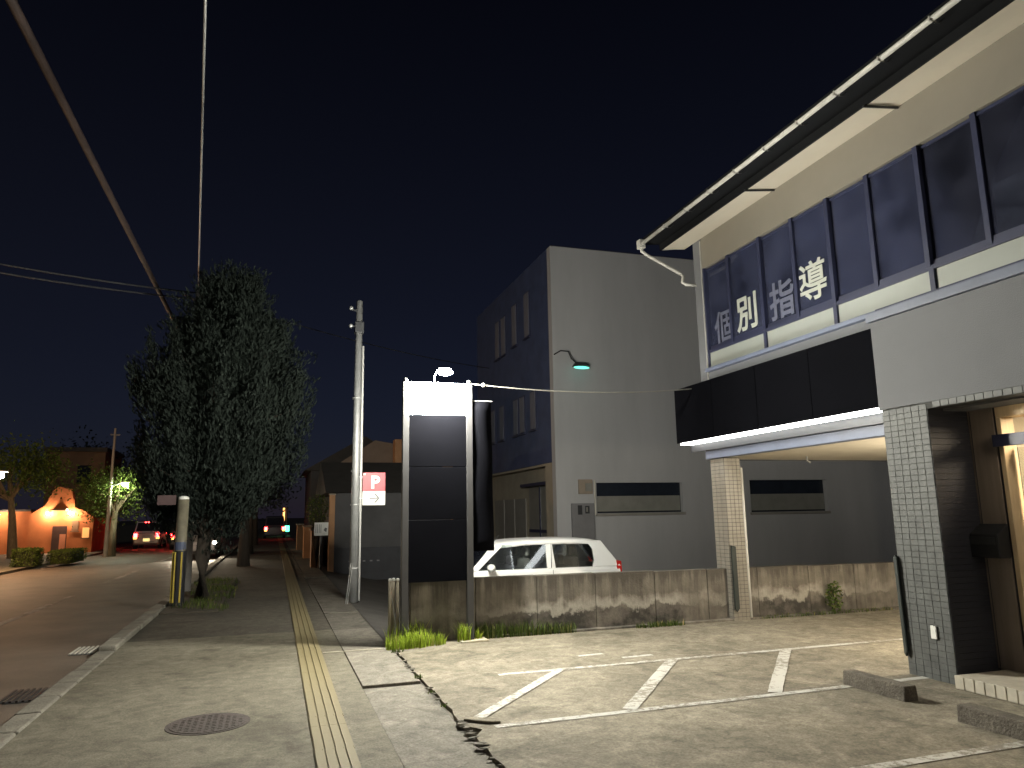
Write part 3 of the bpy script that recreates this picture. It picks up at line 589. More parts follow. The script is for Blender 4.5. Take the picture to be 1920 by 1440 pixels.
# ------------------------------------------------------------------ grey neighbour building
nb = thing('grey_building', 'large plain grey building with a dark navy side standing behind the car', 'building', (8.13, 21, -0.4))
# front wall (towards the camera) with window openings cut as separate wall pieces
def wall_y(mat, parent, x0, x1, z0, z1, y0, y1, holes, name='wall'):
    xs = sorted({x0, x1, *[h[0] for h in holes], *[h[1] for h in holes]}); q = MB()
    for a, b in zip(xs, xs[1:]):
        hs = sorted([(h[2], h[3]) for h in holes if h[0] <= a and h[1] >= b]); z = z0
        for h0, h1 in hs:
            q.box(a, b, y0, y1, z, h0); z = h1
        q.box(a, b, y0, y1, z, z1)
    return q.build(name, mat, parent)
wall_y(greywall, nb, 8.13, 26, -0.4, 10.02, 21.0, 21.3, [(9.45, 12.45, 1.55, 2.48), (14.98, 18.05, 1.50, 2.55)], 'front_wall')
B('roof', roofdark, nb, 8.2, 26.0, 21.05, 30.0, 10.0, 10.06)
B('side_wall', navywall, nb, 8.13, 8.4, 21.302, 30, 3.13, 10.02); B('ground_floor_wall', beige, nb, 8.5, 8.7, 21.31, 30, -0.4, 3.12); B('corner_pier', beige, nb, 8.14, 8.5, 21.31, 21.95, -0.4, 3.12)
B('floor_slab', beige, nb, 8.15, 12, 21.32, 29.9, 3.05, 3.125)
for x0, x1, z0, z1 in ((9.45, 12.45, 1.55, 2.48), (14.98, 18.05, 1.50, 2.55)):
    wn = B('strip_window', darkglass, nb, x0, x1, 21.16, 21.19, z0, z1)
    B('lower_pane', frosted, wn, x0 + .04, x1 - .04, 21.12, 21.155, z0 + .05, z0 + (z1 - z0) * .56)
    B('window_sill', pm('sill_grey', (0.26, 0.25, 0.23), 0.7, 0.1, 4), wn, x0 - .05, x1 + .05, 20.94, 21.15, z0 - .09, z0 - .003, bevel=0.01)
MB().tube([(9.37, 20.95, 1.5), (9.37, 20.95, 2.55)], .022, 8).build('vent_pipe', pm('pipe_pale', (.6, .58, .52), .5, .05, 4), nb)
vb = B('vent_box', pm('box_beige', (.30, .25, .20), .8, .1, 4), nb, 8.84, 9.30, 20.93, 20.998, 2.14, 2.58, bevel=0.01); B('vent_cover', frosted, vb, 9.05, 9.26, 20.90, 20.928, 2.22, 2.46)
mb_ = B('meter_cabinet', pm('cabinet_grey', (.20, .20, .21), .6, .08, 4), nb, 8.58, 9.31, 20.88, 20.998, -0.36, 1.86, bevel=0.01)
B('meter_window', darkmetal, mb_, 8.76, 8.90, 20.865, 20.879, 1.52, 1.80); mw = B('meter_window', darkmetal, mb_, 9.0, 9.14, 20.865, 20.879, 1.55, 1.78); B('meter_dial', frosted, mw, 9.03, 9.08, 20.858, 20.864, 1.60, 1.74)
br = thing('wall_lamp', 'small teal glowing lamp on a dark bent bracket on the grey wall', 'lamp', (8.25, 20.98, 6.3))
MB().tube([(8.16, 20.97, 6.45), (8.34, 20.85, 6.56), (8.56, 20.75, 6.52), (8.62, 20.7, 6.30), (8.75, 20.65, 6.16)], .022, 6).build('bracket_arm', darkmetal, br, smooth=True)
MB().prism([(8.66, 20.62, 6.04), (9.24, 20.62, 6.08), (9.10, 20.62, 6.18), (8.76, 20.62, 6.18)], (0, .16, 0)).build('lamp_hood', darkmetal, br, bevel=.02)
MB().ball((8.95, 20.66, 6.01), .27, .08, .045, 12, 6).build('lens', em('teal_lens', (.22, 1.0, .78), 1.3), br, smooth=True)
for (yc, z0, z1) in ((23.3, 7.55, 9.15), (24.7, 7.55, 9.1), (26.05, 7.5, 9.0), (26.85, 7.5, 9.0), (22.85, 4.3, 5.6), (24.0, 4.3, 5.6), (24.7, 4.3, 5.6), (26.4, 4.3, 5.6), (27.6, 4.3, 5.6)):
    wn = B('side_window', navyframe, nb, 8.09, 8.128, yc - .28, yc + .28, z0, z1); B('pane', curtain, wn, 8.075, 8.089, yc - .24, yc + .24, z0 + .04, z1 - .04)
    B('window_ledge', navyframe, wn, 8.03, 8.128, yc - .32, yc + .32, z0 - .05, z0 - .002)
for y0, y1 in ((22.2, 23.3), (23.34, 24.5)):
    d = B('glass_door', frosted, nb, 8.46, 8.49, y0, y1, -.35, 2.45); B('door_frame', navyframe, d, 8.435, 8.459, y0, y0 + .08, -.35, 2.45); B('door_rail', navyframe, d, 8.435, 8.459, y0 + .082, y1, .95, 1.05)
B('door_awning', navyframe, nb, 8.2, 8.49, 22.0, 24.7, 2.48, 2.58)
for y0 in (24.9, 26.2, 27.5): B('shutter_panel', pm('shutter_grey', (.24, .23, .21), .7, .1, 3), nb, 8.46, 8.495, y0, y0 + 1.2, -.35, 2.1)

# ------------------------------------------------------------------ the school building on the right
sb = thing('school_building', 'two-storey building with cream eaves and a tiled entrance pillar on the right', 'building', (6.5, 6, 0))
YE = 10.2
B('end_pilaster', fascia_m, sb, 6.5, 6.75, 9.985, YE, 2.37, 5.97)
B('corner_trim', gutterm, sb, 6.485, 6.51, 9.965, 9.983, 2.6, 5.93)
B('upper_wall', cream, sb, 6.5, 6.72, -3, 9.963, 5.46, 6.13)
B('spandrel_wall', fascia_m, sb, 6.5, 6.72, -3, 9.963, 2.62, 3.74)
B('window_sill', blueledge, sb, 6.43, 6.72, -3, 9.963, 3.743, 3.80, bevel=0.008)
B('far_end_wall', fascia_m, sb, 6.752, 14.5, 10.05, YE, 2.37, 5.93)
B('rear_wall', fascia_m, sb, 14.3, 14.5, -3, 10.04, 0, 6.0)
# soffit, roof and fascia
def tilt(q, k):
    q.v = [(a, b, c + (10.4 - b) * k) for a, b, c in q.v]; return q
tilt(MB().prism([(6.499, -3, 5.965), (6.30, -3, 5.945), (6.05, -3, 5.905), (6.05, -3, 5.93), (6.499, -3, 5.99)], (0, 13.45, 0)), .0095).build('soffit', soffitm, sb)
q = MB().prism([(5.68, -3, 5.985), (6.10, -3, 6.03), (6.5, -3, 6.16), (10.5, -3, 7.2), (14.7, -3, 6.1), (14.7, -3, 6.2), (10.5, -3, 7.36), (5.68, -3, 6.06)], (0, 13.5, 0)); tilt(q, .0145).build('roof', roofm, sb)
tilt(MB().box(6.02, 6.048, -3, 10.45, 5.90, 6.01), .0105).build('eave_board', roofm, sb)
for y in (8.05, 5.88, 3.7): MB().tube([(6.49, y, 5.95 + (10.4 - y) * .0095), (6.0, y, 5.885 + (10.4 - y) * .0095)], .014, 6).build('eave_rod', darkmetal, sb)
gt = thing('roof_gutter', 'pale gutter along the eave with a bent downpipe at its end', 'gutter', (5.65, 10.4, 5.9)); gt.rotation_euler.x = -.0165
q = MB(); n = 9; ring = [(5.655 + .036 * math.cos(math.pi + math.pi * k / (n - 1)), 5.965 + .036 * math.sin(math.pi + math.pi * k / (n - 1))) for k in range(n)]
q.v = [(a, -3, b) for a, b in ring] + [(a, 10.45, b) for a, b in ring]; q.f = [(k, k + 1, n + k + 1, n + k) for k in range(n - 1)] + [tuple(range(n, 2 * n))]
go = q.build('trough', gutterm, gt, smooth=True); so = go.modifiers.new('thick', 'SOLIDIFY'); so.thickness = .006
for k in range(13):
    y = 9.6 - k * .62; MB().tube([(5.655, y, 5.922), (5.74, y, 5.935), (5.80, y, 5.985)], .006, 5).build('hanger', darkmetal, gt); MB().box(5.616, 5.694, y - .008, y + .008, 5.925, 5.975).build('strap', gutterm, gt)
MB().tube([(5.655, 10.40, 5.94), (5.66, 10.40, 5.83), (5.75, 10.39, 5.77), (6.30, 10.30, 5.46), (6.34, 10.29, 5.42), (6.31, 10.28, 5.31), (6.36, 10.26, 5.27), (6.51, 10.18, 5.24)], 0.028, 10).build('downpipe', gutterm, gt, smooth=True)
MB().box(5.60, 5.71, 10.35, 10.47, 5.88, 6.03).build('gutter_end', gutterm, gt, bevel=.01)
# upper windows: pane by pane
mul = [9.96, 9.29, 8.52, 7.81, 7.14, 6.46, 5.75, 5.04, 4.33, 3.62, 2.9, 2.2]
room = B('room_back', pm('room_wall', (.42, .42, .40), .9, .06, 1), sb, 10.4, 10.5, -3, 9.96, 3.5, 5.9)
B('room_ceiling', pm('room_ceiling', (.60, .60, .57), .9, .05, 1), sb, 6.73, 10.39, -3, 9.96, 5.62, 5.72); B('room_floor', housewall, sb, 6.73, 10.39, -3, 9.96, 3.62, 3.72)
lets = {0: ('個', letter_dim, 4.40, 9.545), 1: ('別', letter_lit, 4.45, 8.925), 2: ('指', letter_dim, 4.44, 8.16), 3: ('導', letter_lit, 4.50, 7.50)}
for i in range(len(mul) - 1):
    a, b = mul[i + 1], mul[i]; xo = 6.53 if i % 2 else 6.555
    p = B('window_pane', film, sb, xo, xo + .006, a + .03, b - .03, 4.16, 5.41)
    B('sash_rail', navyframe, p, xo - .012, xo + .02, a + .031, b - .031, 4.10, 4.158); B('sash_head', navyframe, p, xo - .012, xo + .02, a + .031, b - .031, 5.412, 5.445)
    B('roller_blind', pm('blind', (.80, .81, .80), .85, .05, 2), p, 6.62, 6.626, a + .05, b - .05, (5.34, 5.18, 5.36, 4.98, 5.30, 4.90, 5.2, 4.7, 5.1, 4.8, 5.2)[i], 5.43)
    if i in lets:
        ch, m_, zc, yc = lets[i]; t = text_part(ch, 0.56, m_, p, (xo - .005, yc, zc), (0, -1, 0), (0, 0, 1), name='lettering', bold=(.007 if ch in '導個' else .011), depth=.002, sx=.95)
for i, yv in enumerate(mul): B('mullion', navyframe, sb, 6.503, 6.60, yv - .03, yv + .03, 4.08, 5.458)
lo = [9.96, 8.52, 7.14, 5.72, 4.30, 2.88, 1.5]
for i in range(len(lo) - 1): B('lower_panel', pale, sb, 6.53, 6.56, lo[i + 1] + .03, lo[i] - .03, 3.803, 4.05)
for yv in lo: B('panel_post', navyframe, sb, 6.505, 6.60, yv - .03, yv + .03, 3.802, 4.078)
B('transom', navyframe, sb, 6.51, 6.60, 1.5, 9.93, 4.052, 4.10)
# carport: beam, ceiling, column
B('carport_beam', blueledge, sb, 6.36, 6.498, 6.03, 9.98, 2.37, 2.60, bevel=.006)
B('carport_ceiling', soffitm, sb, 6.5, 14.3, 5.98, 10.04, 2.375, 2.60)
MB().tube([(7.6, 9.2, 2.36), (7.6, 9.2, 2.30), (7.66, 9.2, 2.27)], .012, 6).build('ceiling_hook', steel, sb)
B('carport_inner_wall', fascia_m, sb, 10.9, 11.0, 5.98, 9.69, 0, 2.374)
cl = B('column', grout, sb, 6.42, 6.70, 9.60, 9.95, 0, 2.369)
q = MB()
for r in range(42):
    z = .004 + r * .0562
    for k in range(4): q.box(6.422 + k * .0695, 6.422 + k * .0695 + .064, 9.593, 9.5995, z, z + .050)
    for k in range(3): q.box(6.413, 6.4195, 9.605 + k * .115, 9.605 + k * .115 + .107, z, z + .050)
stuff(q.build('tile_cladding', pm('column_tile', (.26, .24, .205), .45, .12, 9), cl))
MB().tube([(6.735, 9.64, 0), (6.735, 9.64, 2.22)], .026, 8).build('downpipe', signwhite, sb, smooth=True)
MB().prism([(6.43, 9.592, .18), (6.47, 9.592, .13), (6.51, 9.592, .18), (6.51, 9.592, 1.06), (6.43, 9.592, 1.08)], (0, -.03, 0)).build('corner_guard', rubber, sb, bevel=.008)
B('carport_side_wall', fascia_m, sb, 6.45, 10.89, 5.85, 5.975, 0, 2.37)  # unseen side of the entrance block, put in to carry the assumed lamp
wl = thing('assumed_carport_lamp', 'assumed warm wall lamp, out of view inside the carport on the entrance block side', 'lamp', (8.0, 6.0, 1.7))  # assumed lamp, fixture unseen: added to light carport ceiling and ground
B('back_plate', darkmetal, wl, 7.93, 8.07, 5.977, 6.0, 1.78, 2.02, bevel=.005); MB().ball((8.0, 6.09, 1.90), .07, .07, .09, 10, 6).build('bulb', em('assumed_carport_bulb', (1.0, .86, .64), 1600.0), wl, smooth=True)
# entrance block
B('entrance_fascia', fascia_m, sb, 5.90, 6.10, -3, 6.0, 2.575, 3.50, bevel=.006)
B('fascia_return', fascia_m, sb, 6.103, 6.498, 5.85, 5.998, 2.60, 3.50)
B('block_roof', fascia_m, sb, 6.103, 6.498, -3, 5.848, 3.40, 3.49)
B('ledge_cap', blueledge, sb, 5.87, 6.495, -3, 6.03, 3.503, 3.60, bevel=.01); B('ledge_flashing', navyframe, sb, 6.0, 6.495, -3, 6.02, 3.602, 3.66, bevel=.01)
B('entrance_ceiling', fascia_m, sb, 6.102, 6.499, -3, 5.42, 2.50, 2.572)
pc = B('entrance_pillar', grout, sb, 5.912, 6.44, 5.43, 5.97, 0, 2.572)
t1 = None
for r in range(46):
    for k in range(6):
        if t1 is None:
            t1 = MB().box(-.0025, 0, 0, .0845, 0, .0515).build('tile', tilem, pc, bevel=.003, seg=1, world=False); o = t1
        else:
            o = t1.copy(); COL.objects.link(o)
        o.location = (5.911 - 6.5 + random.uniform(-.0012, .0012), 5.432 + k * .0897 - 6.0, .004 + r * .0557)
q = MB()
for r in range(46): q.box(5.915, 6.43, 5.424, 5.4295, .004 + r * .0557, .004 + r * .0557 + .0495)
q.build('side_cladding', pm('shaded_side', (.022, .023, .032), .6, .15, 5), pc)  # near black: shade of the face turned from the lamp, put into the colour
q = MB()
for k in range(38): q.box(5.903, 5.9115, 1.95 + k * .0897, 1.95 + k * .0897 + .0815, 2.52, 2.5735)
stuff(q.build('lintel_tiles', tilem, sb)); B('lintel', grout, sb, 5.912, 6.09, -3, 5.428, 2.515, 2.5735)
MB().prism([(5.902, 5.955, .17), (5.902, 5.975, .20), (5.902, 5.99, 1.10), (5.902, 5.965, 1.13), (5.902, 5.945, 1.10), (5.902, 5.93, .22)], (-.03, 0, 0)).build('corner_guard', rubber, sb, bevel=.008)
B('outlet_cover', signwhite, sb, 5.888, 5.904, 5.585, 5.65, .38, .50, bevel=.006)
B('bronze_panel', brown, sb, 6.40, 6.45, 5.16, 5.422, .125, 2.498); B('panel_groove', darkmetal, sb, 6.396, 6.399, 5.395, 5.40, .13, 2.49)
B('door_recess', darkmetal, sb, 6.41, 6.50, 5.135, 5.157, .125, 2.498)
B('assumed_entrance_downlight', em('assumed_downlight', (1.0, 0.84, 0.62), 110.0), sb, 6.12, 6.24, 4.40, 4.52, 2.488, 2.499)  # assumed lamp out of view, added to light bronze panel, jamb and step
B('door_jamb', wood, sb, 6.40, 6.56, 5.085, 5.132, .125, 2.40, bevel=.004)
B('door_head', wood, sb, 6.40, 6.60, 1.0, 5.13, 2.402, 2.497); B('door_transom', navyframe, sb, 6.36, 6.398, 1.0, 5.16, 2.13, 2.24)
for k in range(3):
    dr = B('entrance_door', clearglass, sb, 6.53, 6.538, 3.72 - k * 1.32 + .02, 5.08 - k * 1.32 - .02, .16, 2.12); B('door_stile', navyframe, dr, 6.51, 6.56, 3.72 - k * 1.32, 3.72 - k * 1.32 + .05, .14, 2.128)
    B('push_bar', steel, dr, 6.47, 6.49, 3.75 - k * 1.32, 4.7 - k * 1.32, 1.0, 1.03)
B('hall_floor', stepm, sb, 6.62, 9.8, 1, 5.2, .02, .12); B('hall_back_wall', beige, sb, 9.8, 9.9, 1, 5.4, .02, 2.6); B('hall_side_wall', beige, sb, 6.62, 9.79, 5.21, 5.35, .02, 2.6); B('hall_ceiling', cream, sb, 6.62, 9.79, 1, 5.2, 2.52, 2.58)
B('assumed_hall_ceiling_light', room_m, sb, 6.75, 7.6, 3.4, 4.4, 2.485, 2.515)  # assumed lamp out of view, stands for the warm glow at the door
st = B('entrance_step', stepm, sb, 5.80, 6.618, 1.0, 5.36, 0.0, .118, bevel=.004)
s1 = None
for k in range(44):
    if s1 is None: s1 = MB().box(-.012, .0, 0, .092, 0, .108).build('nosing_tile', stepm, st, bevel=.004, seg=1, world=False); o = s1
    else: o = s1.copy(); COL.objects.link(o)
    o.location = (5.798 - 6.5, 1.02 + k * .0985 - 6.0, .013)
mbx = thing('mailbox', 'black mailbox mounted on the bronze panel beside the entrance door', 'mailbox', (6.38, 5.3, 1.1))
MB().prism([(6.398, 5.45, 1.12), (6.25, 5.45, 1.12), (6.25, 5.45, 1.33), (6.398, 5.45, 1.43)], (0, -.31, 0)).build('box', blackm, mbx, bevel=.012)
B('flap', darkmetal, mbx, 6.238, 6.249, 5.17, 5.42, 1.24, 1.31, bevel=.003)
# box sign over the carport
bs = thing('box_sign', 'long box sign over the carport, dark face with white lit edges', 'sign', (6.1, 8, 2.58))
B('cabinet', darkmetal, bs, 6.10, 6.34, 6.04, 10.35, 2.66, 3.44)
for k in range(4):
    y0 = 6.14 + k * 1.05; B('face_panel', signdark, bs, 6.075, 6.098, y0, y0 + 1.044, 2.64, 3.50, bevel=.004)
B('end_tube', tube_m, bs, 6.08, 6.098, 6.045, 6.132, 2.66, 3.43)
B('lower_tube', tube_m, bs, 6.12, 6.30, 6.05, 10.3, 2.615, 2.657); B('assumed_upper_tube', tube_m, bs, 6.12, 6.30, 6.05, 10.3, 3.442, 3.462)  # upper one assumed: unseen behind the face, put in to light the eaves
B('back_shield', darkmetal, bs, 6.305, 6.335, 6.05, 10.3, 2.50, 2.659); B('top_shield', darkmetal, bs, 6.305, 6.335, 6.05, 10.3, 3.441, 3.56)  # strips added to shield beam and wall from the tube light
for y in (6.5, 8.2, 9.8): B('sign_bracket', darkmetal, bs, 6.342, 6.50, y, y + .05, 2.9, 3.3)
# wheel stops on the forecourt
for (x0, x1, y0, y1, lab) in ((5.02, 5.17, 5.15, 5.86, 'dark concrete wheel stop lying nearest the tiled pillar'), (4.93, 5.10, 3.85, 4.58, 'dark concrete wheel stop at the right edge before the step')):
    tag(MB().prism([(x0, y0, -.01), (x1, y0, -.01), (x1 - .012, y0, .13), (x0 + .012, y0, .13)], (0, y1 - y0, 0)).build('wheel_stop', wheelstop, None, bevel=.012), lab, 'wheel stop', 'wheel stops')

# ------------------------------------------------------------------ big conifer and things at the kerb
tr = thing('conifer_tree', 'tall dense dark conifer standing in the verge at the kerb', 'tree', (-1.3, 16.4, 0))
MB().tube([(-1.30, 16.4, -.05), (-1.32, 16.4, .8), (-1.28, 16.42, 2.4), (-1.25, 16.4, 5.9)], .19, 12, .05).build('trunk', bark, tr, smooth=True)
lb = MB(); clumps = []
for k in range(230):
    t = random.random() ** .85; z = 1.55 + 4.75 * t; a = random.uniform(0, 2 * math.pi)
    prof = 1.52 * math.sin(math.pi * min(1, (t * .82 + .16))) ** .8
    tip = k % 5 == 0
    rr = prof * (random.uniform(1.0, 1.16) if tip else random.uniform(.35, .98)); px = -1.22 + .22 * t + rr * math.cos(a); py = 16.4 + rr * math.sin(a) * .95
    clumps.append((px, py, z, math.cos(a), math.sin(a), random.uniform(.16, .24) if tip else random.uniform(.26, .44), tip))
    if k % 2 == 0: lb.tube([(-1.28, 16.4, z - .6), (-1.28 + .5 * (px + 1.28), 16.4 + .5 * (py - 16.4), z - .28), (px, py, z)], .03, 5, .008)
lb.build('limbs', bark, tr)
V = []; Fs = []
for (px, py, z, ca, sa, s_, tip) in clumps:
    for j in range(300 if tip else 620):
        u = max(-.95, min(.95, random.gauss(0, .42))); v_ = max(-.95, min(.95, random.gauss(0, .42))); h = max(-1.3, min(1.9 if tip else 1.3, random.gauss(.15, .8)))
        k = 1 - .25 * max(0, h) if tip else 1
        c = Vector((px + s_ * u * k + ca * s_ * h * .4, py + s_ * v_ * k + sa * s_ * h * .4, z + s_ * h * (1.7 if tip else 1.15)))
        d = Vector((ca * .5 + random.gauss(0, .4), sa * .5 + random.gauss(0, .4), 1.0 + random.gauss(0, .35))).normalized(); sd_ = d.cross(Vector((random.gauss(0, 1), random.gauss(0, 1), random.gauss(0, 1)))).normalized()
        L = random.uniform(.06, .14); b = len(V); V += [c - d * L * .5, c + sd_ * L * .15, c + d * L * .6, c - sd_ * L * .15]; Fs.append((b, b + 1, b + 2, b + 3))
o_ = origin(tr); me = bpy.data.meshes.new('crown'); me.from_pydata([tuple(v - o_) for v in V], [], Fs); link('crown', me, conifer, tr)
struct(MB().box(-1.79, -.85, 14.2, 21.5, -.1, .03).build('verge', earth, None, bevel=.01))
blades('verge_grass', [(-1.6 + random.uniform(0, .75), 14.3 + random.uniform(0, 6.8), .13, 26, .22) for k in range(60)], weedm, 'dark grass growing in the verge under the conifer')
bp_ = thing('striped_post', 'short thick roadside post with a black and yellow foot and a pale cap', 'post', (-1.62, 15.2, 0))
MB().tube([(-1.62, 15.2, -.05), (-1.61, 15.2, 1.96)], .10, 14).build('shaft', pm('post_pale', (.17, .155, .11), .6, .35, 5), bp_, smooth=True)
for a in (-2.2, -1.2, -.6, .4): MB().box(-1.62 + .117 * math.sin(a) - .014, -1.62 + .117 * math.sin(a) + .014, 15.2 - .117 * math.cos(a) - .012, 15.2 - .117 * math.cos(a) + .012, .10, 1.0).build('yellow_strip', pm('hazard_yellow', (.45, .34, .05), .5, .2, 6), bp_)
MB().tube([(-1.62, 15.2, .04), (-1.62, 15.2, 1.02)], .115, 14).build('black_sleeve', blackm, bp_); MB().tube([(-1.62, 15.2, 1.04), (-1.62, 15.2, 1.18)], .106, 14).build('blue_band', pm('band_blue', (.07, .09, .16), .5, .1, 6), bp_)
MB().ball((-1.61, 15.2, 1.98), .10, .10, .05, 12, 6).build('cap', signwhite, bp_, smooth=True); B('side_plate', pm('plate_red_grey', (.07, .04, .04), .6, .2, 6), bp_, -2.06, -1.74, 15.19, 15.20, 1.86, 2.04)
up_ = thing('utility_pole', 'concrete utility pole with a round white fitting rising behind the conifer', 'utility pole', (-1.85, 18.2, 0))
MB().tube([(-1.80, 18.2, -.1), (-1.83, 18.2, 6.9)], .13, 14, .10).build('pole_shaft', pm('pole_concrete', (.26, .25, .24), .9, .15, 5), up_, smooth=True)
MB().tube([(-1.83, 18.1, 6.62), (-2.12, 17.7, 6.66)], .03, 8).build('arm', steel, up_); gl_ = MB().ball((-2.0, 17.45, 5.62), .11, .11, .15, 12, 8).build('round_fitting', signwhite, up_, smooth=True); B('fitting_mark', blackm, gl_, -2.03, -2.01, 17.33, 17.36, 5.6, 5.72)
MB().tube([(-1.82, 18.1, 5.9), (-2.0, 17.5, 5.80)], .02, 6).build('fitting_arm', steel, up_)
def wire(a, b, sag, r, lab, name='overhead_wire', mat=None, n=24):
    pts = [(a[0] + (b[0] - a[0]) * k / n, a[1] + (b[1] - a[1]) * k / n, a[2] + (b[2] - a[2]) * k / n - sag * 4 * (k / n) * (1 - k / n)) for k in range(n + 1)]
    return tag(MB().tube(pts, r, 8).build(name, mat or darkmetal, smooth=True), lab, 'wire', 'overhead wires')
cablem = pm('cable_sheath', (.055, .036, .032), .7, .4, 2)
wire((-2.80, -6, 6.95), (-2.75, 60, 7.05), .05, .055, 'thick reddish cable bundle running along the street high on the left', mat=cablem)
wire((-1.86, 18.0, 6.9), (-.35, 2.0, 6.9), .06, .016, 'bright thin wire rising steeply from the utility pole to the top edge', mat=steel)
wire((-1.85, 18.2, 6.85), (-14, 12, 7.6), .5, .018, 'upper of two thin wires crossing the street at upper left')
wire((-1.85, 18.2, 6.7), (-14, 12, 7.35), .5, .018, 'lower of two thin wires crossing the street at upper left')
wire((-1.85, 18.2, 6.8), (14, 34, 8.5), .5, .014, 'faint thin wire crossing behind the conifer towards the grey building')

# ------------------------------------------------------------------ left side of the street
def tree(loc, h, cr, lab, mat, trunkmat, n=5200, size=.16, lean=0.0, group='street trees across the road'):
    t = thing('street_tree', lab, 'tree', loc, group=group); x, y, z = loc
    MB().tube([(x, y, z - .1), (x + lean * .3, y, z + h * .3), (x + lean, y, z + h * .75)], .22, 10, .07).build('trunk', trunkmat, t, smooth=True)
    q = MB(); cs = []
    for k in range(16):
        a = random.uniform(0, 6.28); e = random.uniform(-.5, 1); p = (x + lean + cr * .75 * math.cos(a), y + cr * .75 * math.sin(a), z + h * .62 + cr * .8 * e); cs.append(p)
        q.tube([(x + lean * .6, y, z + h * .45), ((x + lean + p[0]) / 2, (y + p[1]) / 2, (z + h * .5 + p[2]) / 2), p], .05, 5, .015)
    q.build('limbs', trunkmat, t)
    def shp():
        c = random.choice(cs); s = cr * .34; return Vector((c[0] + random.gauss(0, s), c[1] + random.gauss(0, s), c[2] + random.gauss(0, s * .8)))
    leafy('crown', t, (0, 0, 0), None, n, size, mat, .0, shp); return t
tree((-10.9, 38.5, 0), 5.6, 1.6, 'leaning broadleaf tree lit yellow at the far left edge', streetleaf, litbark, 5200, .16, -.5)
tree((-7.15, 39.2, 0), 4.2, 1.25, 'broadleaf tree lit green by the street lamp across the road', streetleaf, litbark, 5200, .14, .1)
tree((-9.4, 52, 0), 6.5, 2.4, 'dark tree behind the orange house', conifer, bark, 3600, .22, 0)
sl = thing('street_lamp', 'lit street lamp on a pale pole across the road', 'street lamp', (-7.1, 38.0, 0))
MB().tube([(-7.15, 38, -.05), (-7.12, 38, 5.8)], .09, 10, .05).build('pole', pm('lamp_pole', (.50, .46, .40), .6, .1, 3), sl, smooth=True); MB().tube([(-7.12, 38, 3.15), (-6.55, 37.95, 3.30)], .03, 8).build('arm', steel, sl)
B('lamp_head', steel, sl, -6.75, -6.35, 37.85, 38.05, 3.28, 3.34); MB().ball((-6.55, 37.95, 3.20), .12, .10, .07, 10, 6).build('bulb', street_bulb, sl, smooth=True)
MB().tube([(-7.3, 38, 5.5), (-6.9, 38, 5.5)], .03, 6).build('cross_arm', steel, sl)
sl2 = thing('warm_street_lamp', 'warm street lamp among leaves at the left edge', 'street lamp', (-9.0, 28.0, 0))
MB().tube([(-9.2, 28.3, -.05), (-9.2, 28.3, 3.1), (-8.75, 28.1, 3.27)], .07, 10, .04).build('pole', steel, sl2, smooth=True); MB().ball((-8.52, 28.0, 3.08), .14, .12, .09, 10, 6).build('bulb', warm_bulb, sl2, smooth=True); B('lamp_head', steel, sl2, -8.8, -8.3, 27.9, 28.1, 3.20, 3.25)
oh = thing('orange_house', 'small orange house with a stepped front and porch lamps across the road', 'house', (-10, 43, 0))
MB().prism([(-11.6, 43, 0), (-8.75, 43, 0), (-8.75, 43, 1.75), (-9.2, 43, 2.1), (-9.6, 43, 2.25), (-9.85, 43, 3.2), (-10.6, 43, 3.35), (-10.95, 43, 2.4), (-11.6, 43, 1.95)], (0, .4, 0)).build('front_wall', terracotta, oh)
B('wall', terracotta, oh, -11.5, -8.85, 43.41, 48, 0, 1.74); B('wing_wall', terracotta, oh, -15.5, -11.62, 43.3, 47, 0, 2.1)
MB().prism([(-11.55, 43.42, 1.75), (-10.2, 43.42, 2.25), (-8.8, 43.42, 1.75)], (0, 4.6, 0)).build('roof', roofdark, oh); B('wing_roof', roofdark, oh, -15.7, -11.63, 43.2, 47.2, 2.102, 2.2)
d = B('door', pm('door_dark', (.06, .03, .025), .5, .2, 4), oh, -10.55, -9.9, 42.96, 42.995, .05, 1.35); B('door_panel', pm('door_warm', (.55, .22, .12), .6, .1, 4), d, -10.2, -9.93, 42.94, 42.958, .08, .95)
wn = B('window', em('lit_window', (1.0, .55, .18), .55), oh, -9.2, -8.9, 42.97, 42.995, .75, 1.25); B('frame', terradark, wn, -9.25, -8.85, 42.955, 42.968, .69, .74)
wn = B('window', terradark, oh, -9.7, -9.4, 42.97, 42.995, 1.1, 1.6); B('sill', terradark, wn, -9.75, -9.35, 42.93, 42.969, 1.04, 1.09)
for lx in (-12.9, -10.75, -9.75):  # leftmost lamp assumed, added to light the wing
    MB().ball((lx, 42.72, 1.98), .07, n=8, m=5).build('porch_lamp', porch_bulb, oh, smooth=True); MB().tube([(lx, 42.98, 2.05), (lx, 42.72, 2.06)], .015, 6).build('lamp_arm', darkmetal, oh)
B('awning', pm('awning_pale', (.5, .4, .35), .7, .1, 3), oh, -10.6, -9.9, 42.45, 42.99, 2.12, 2.2)
ub = thing('brown_house', 'dim brown flat-roofed house rising behind the orange one', 'house', (-10, 50, 0))
B('wall', terradark, ub, -12.6, -9.6, 49, 54, 0, 5.6); B('roof', roofdark, ub, -12.8, -9.5, 48.9, 54.2, 5.602, 5.85); B('window', darkglass, ub, -11.0, -10.3, 48.95, 48.998, 3.7, 4.8)
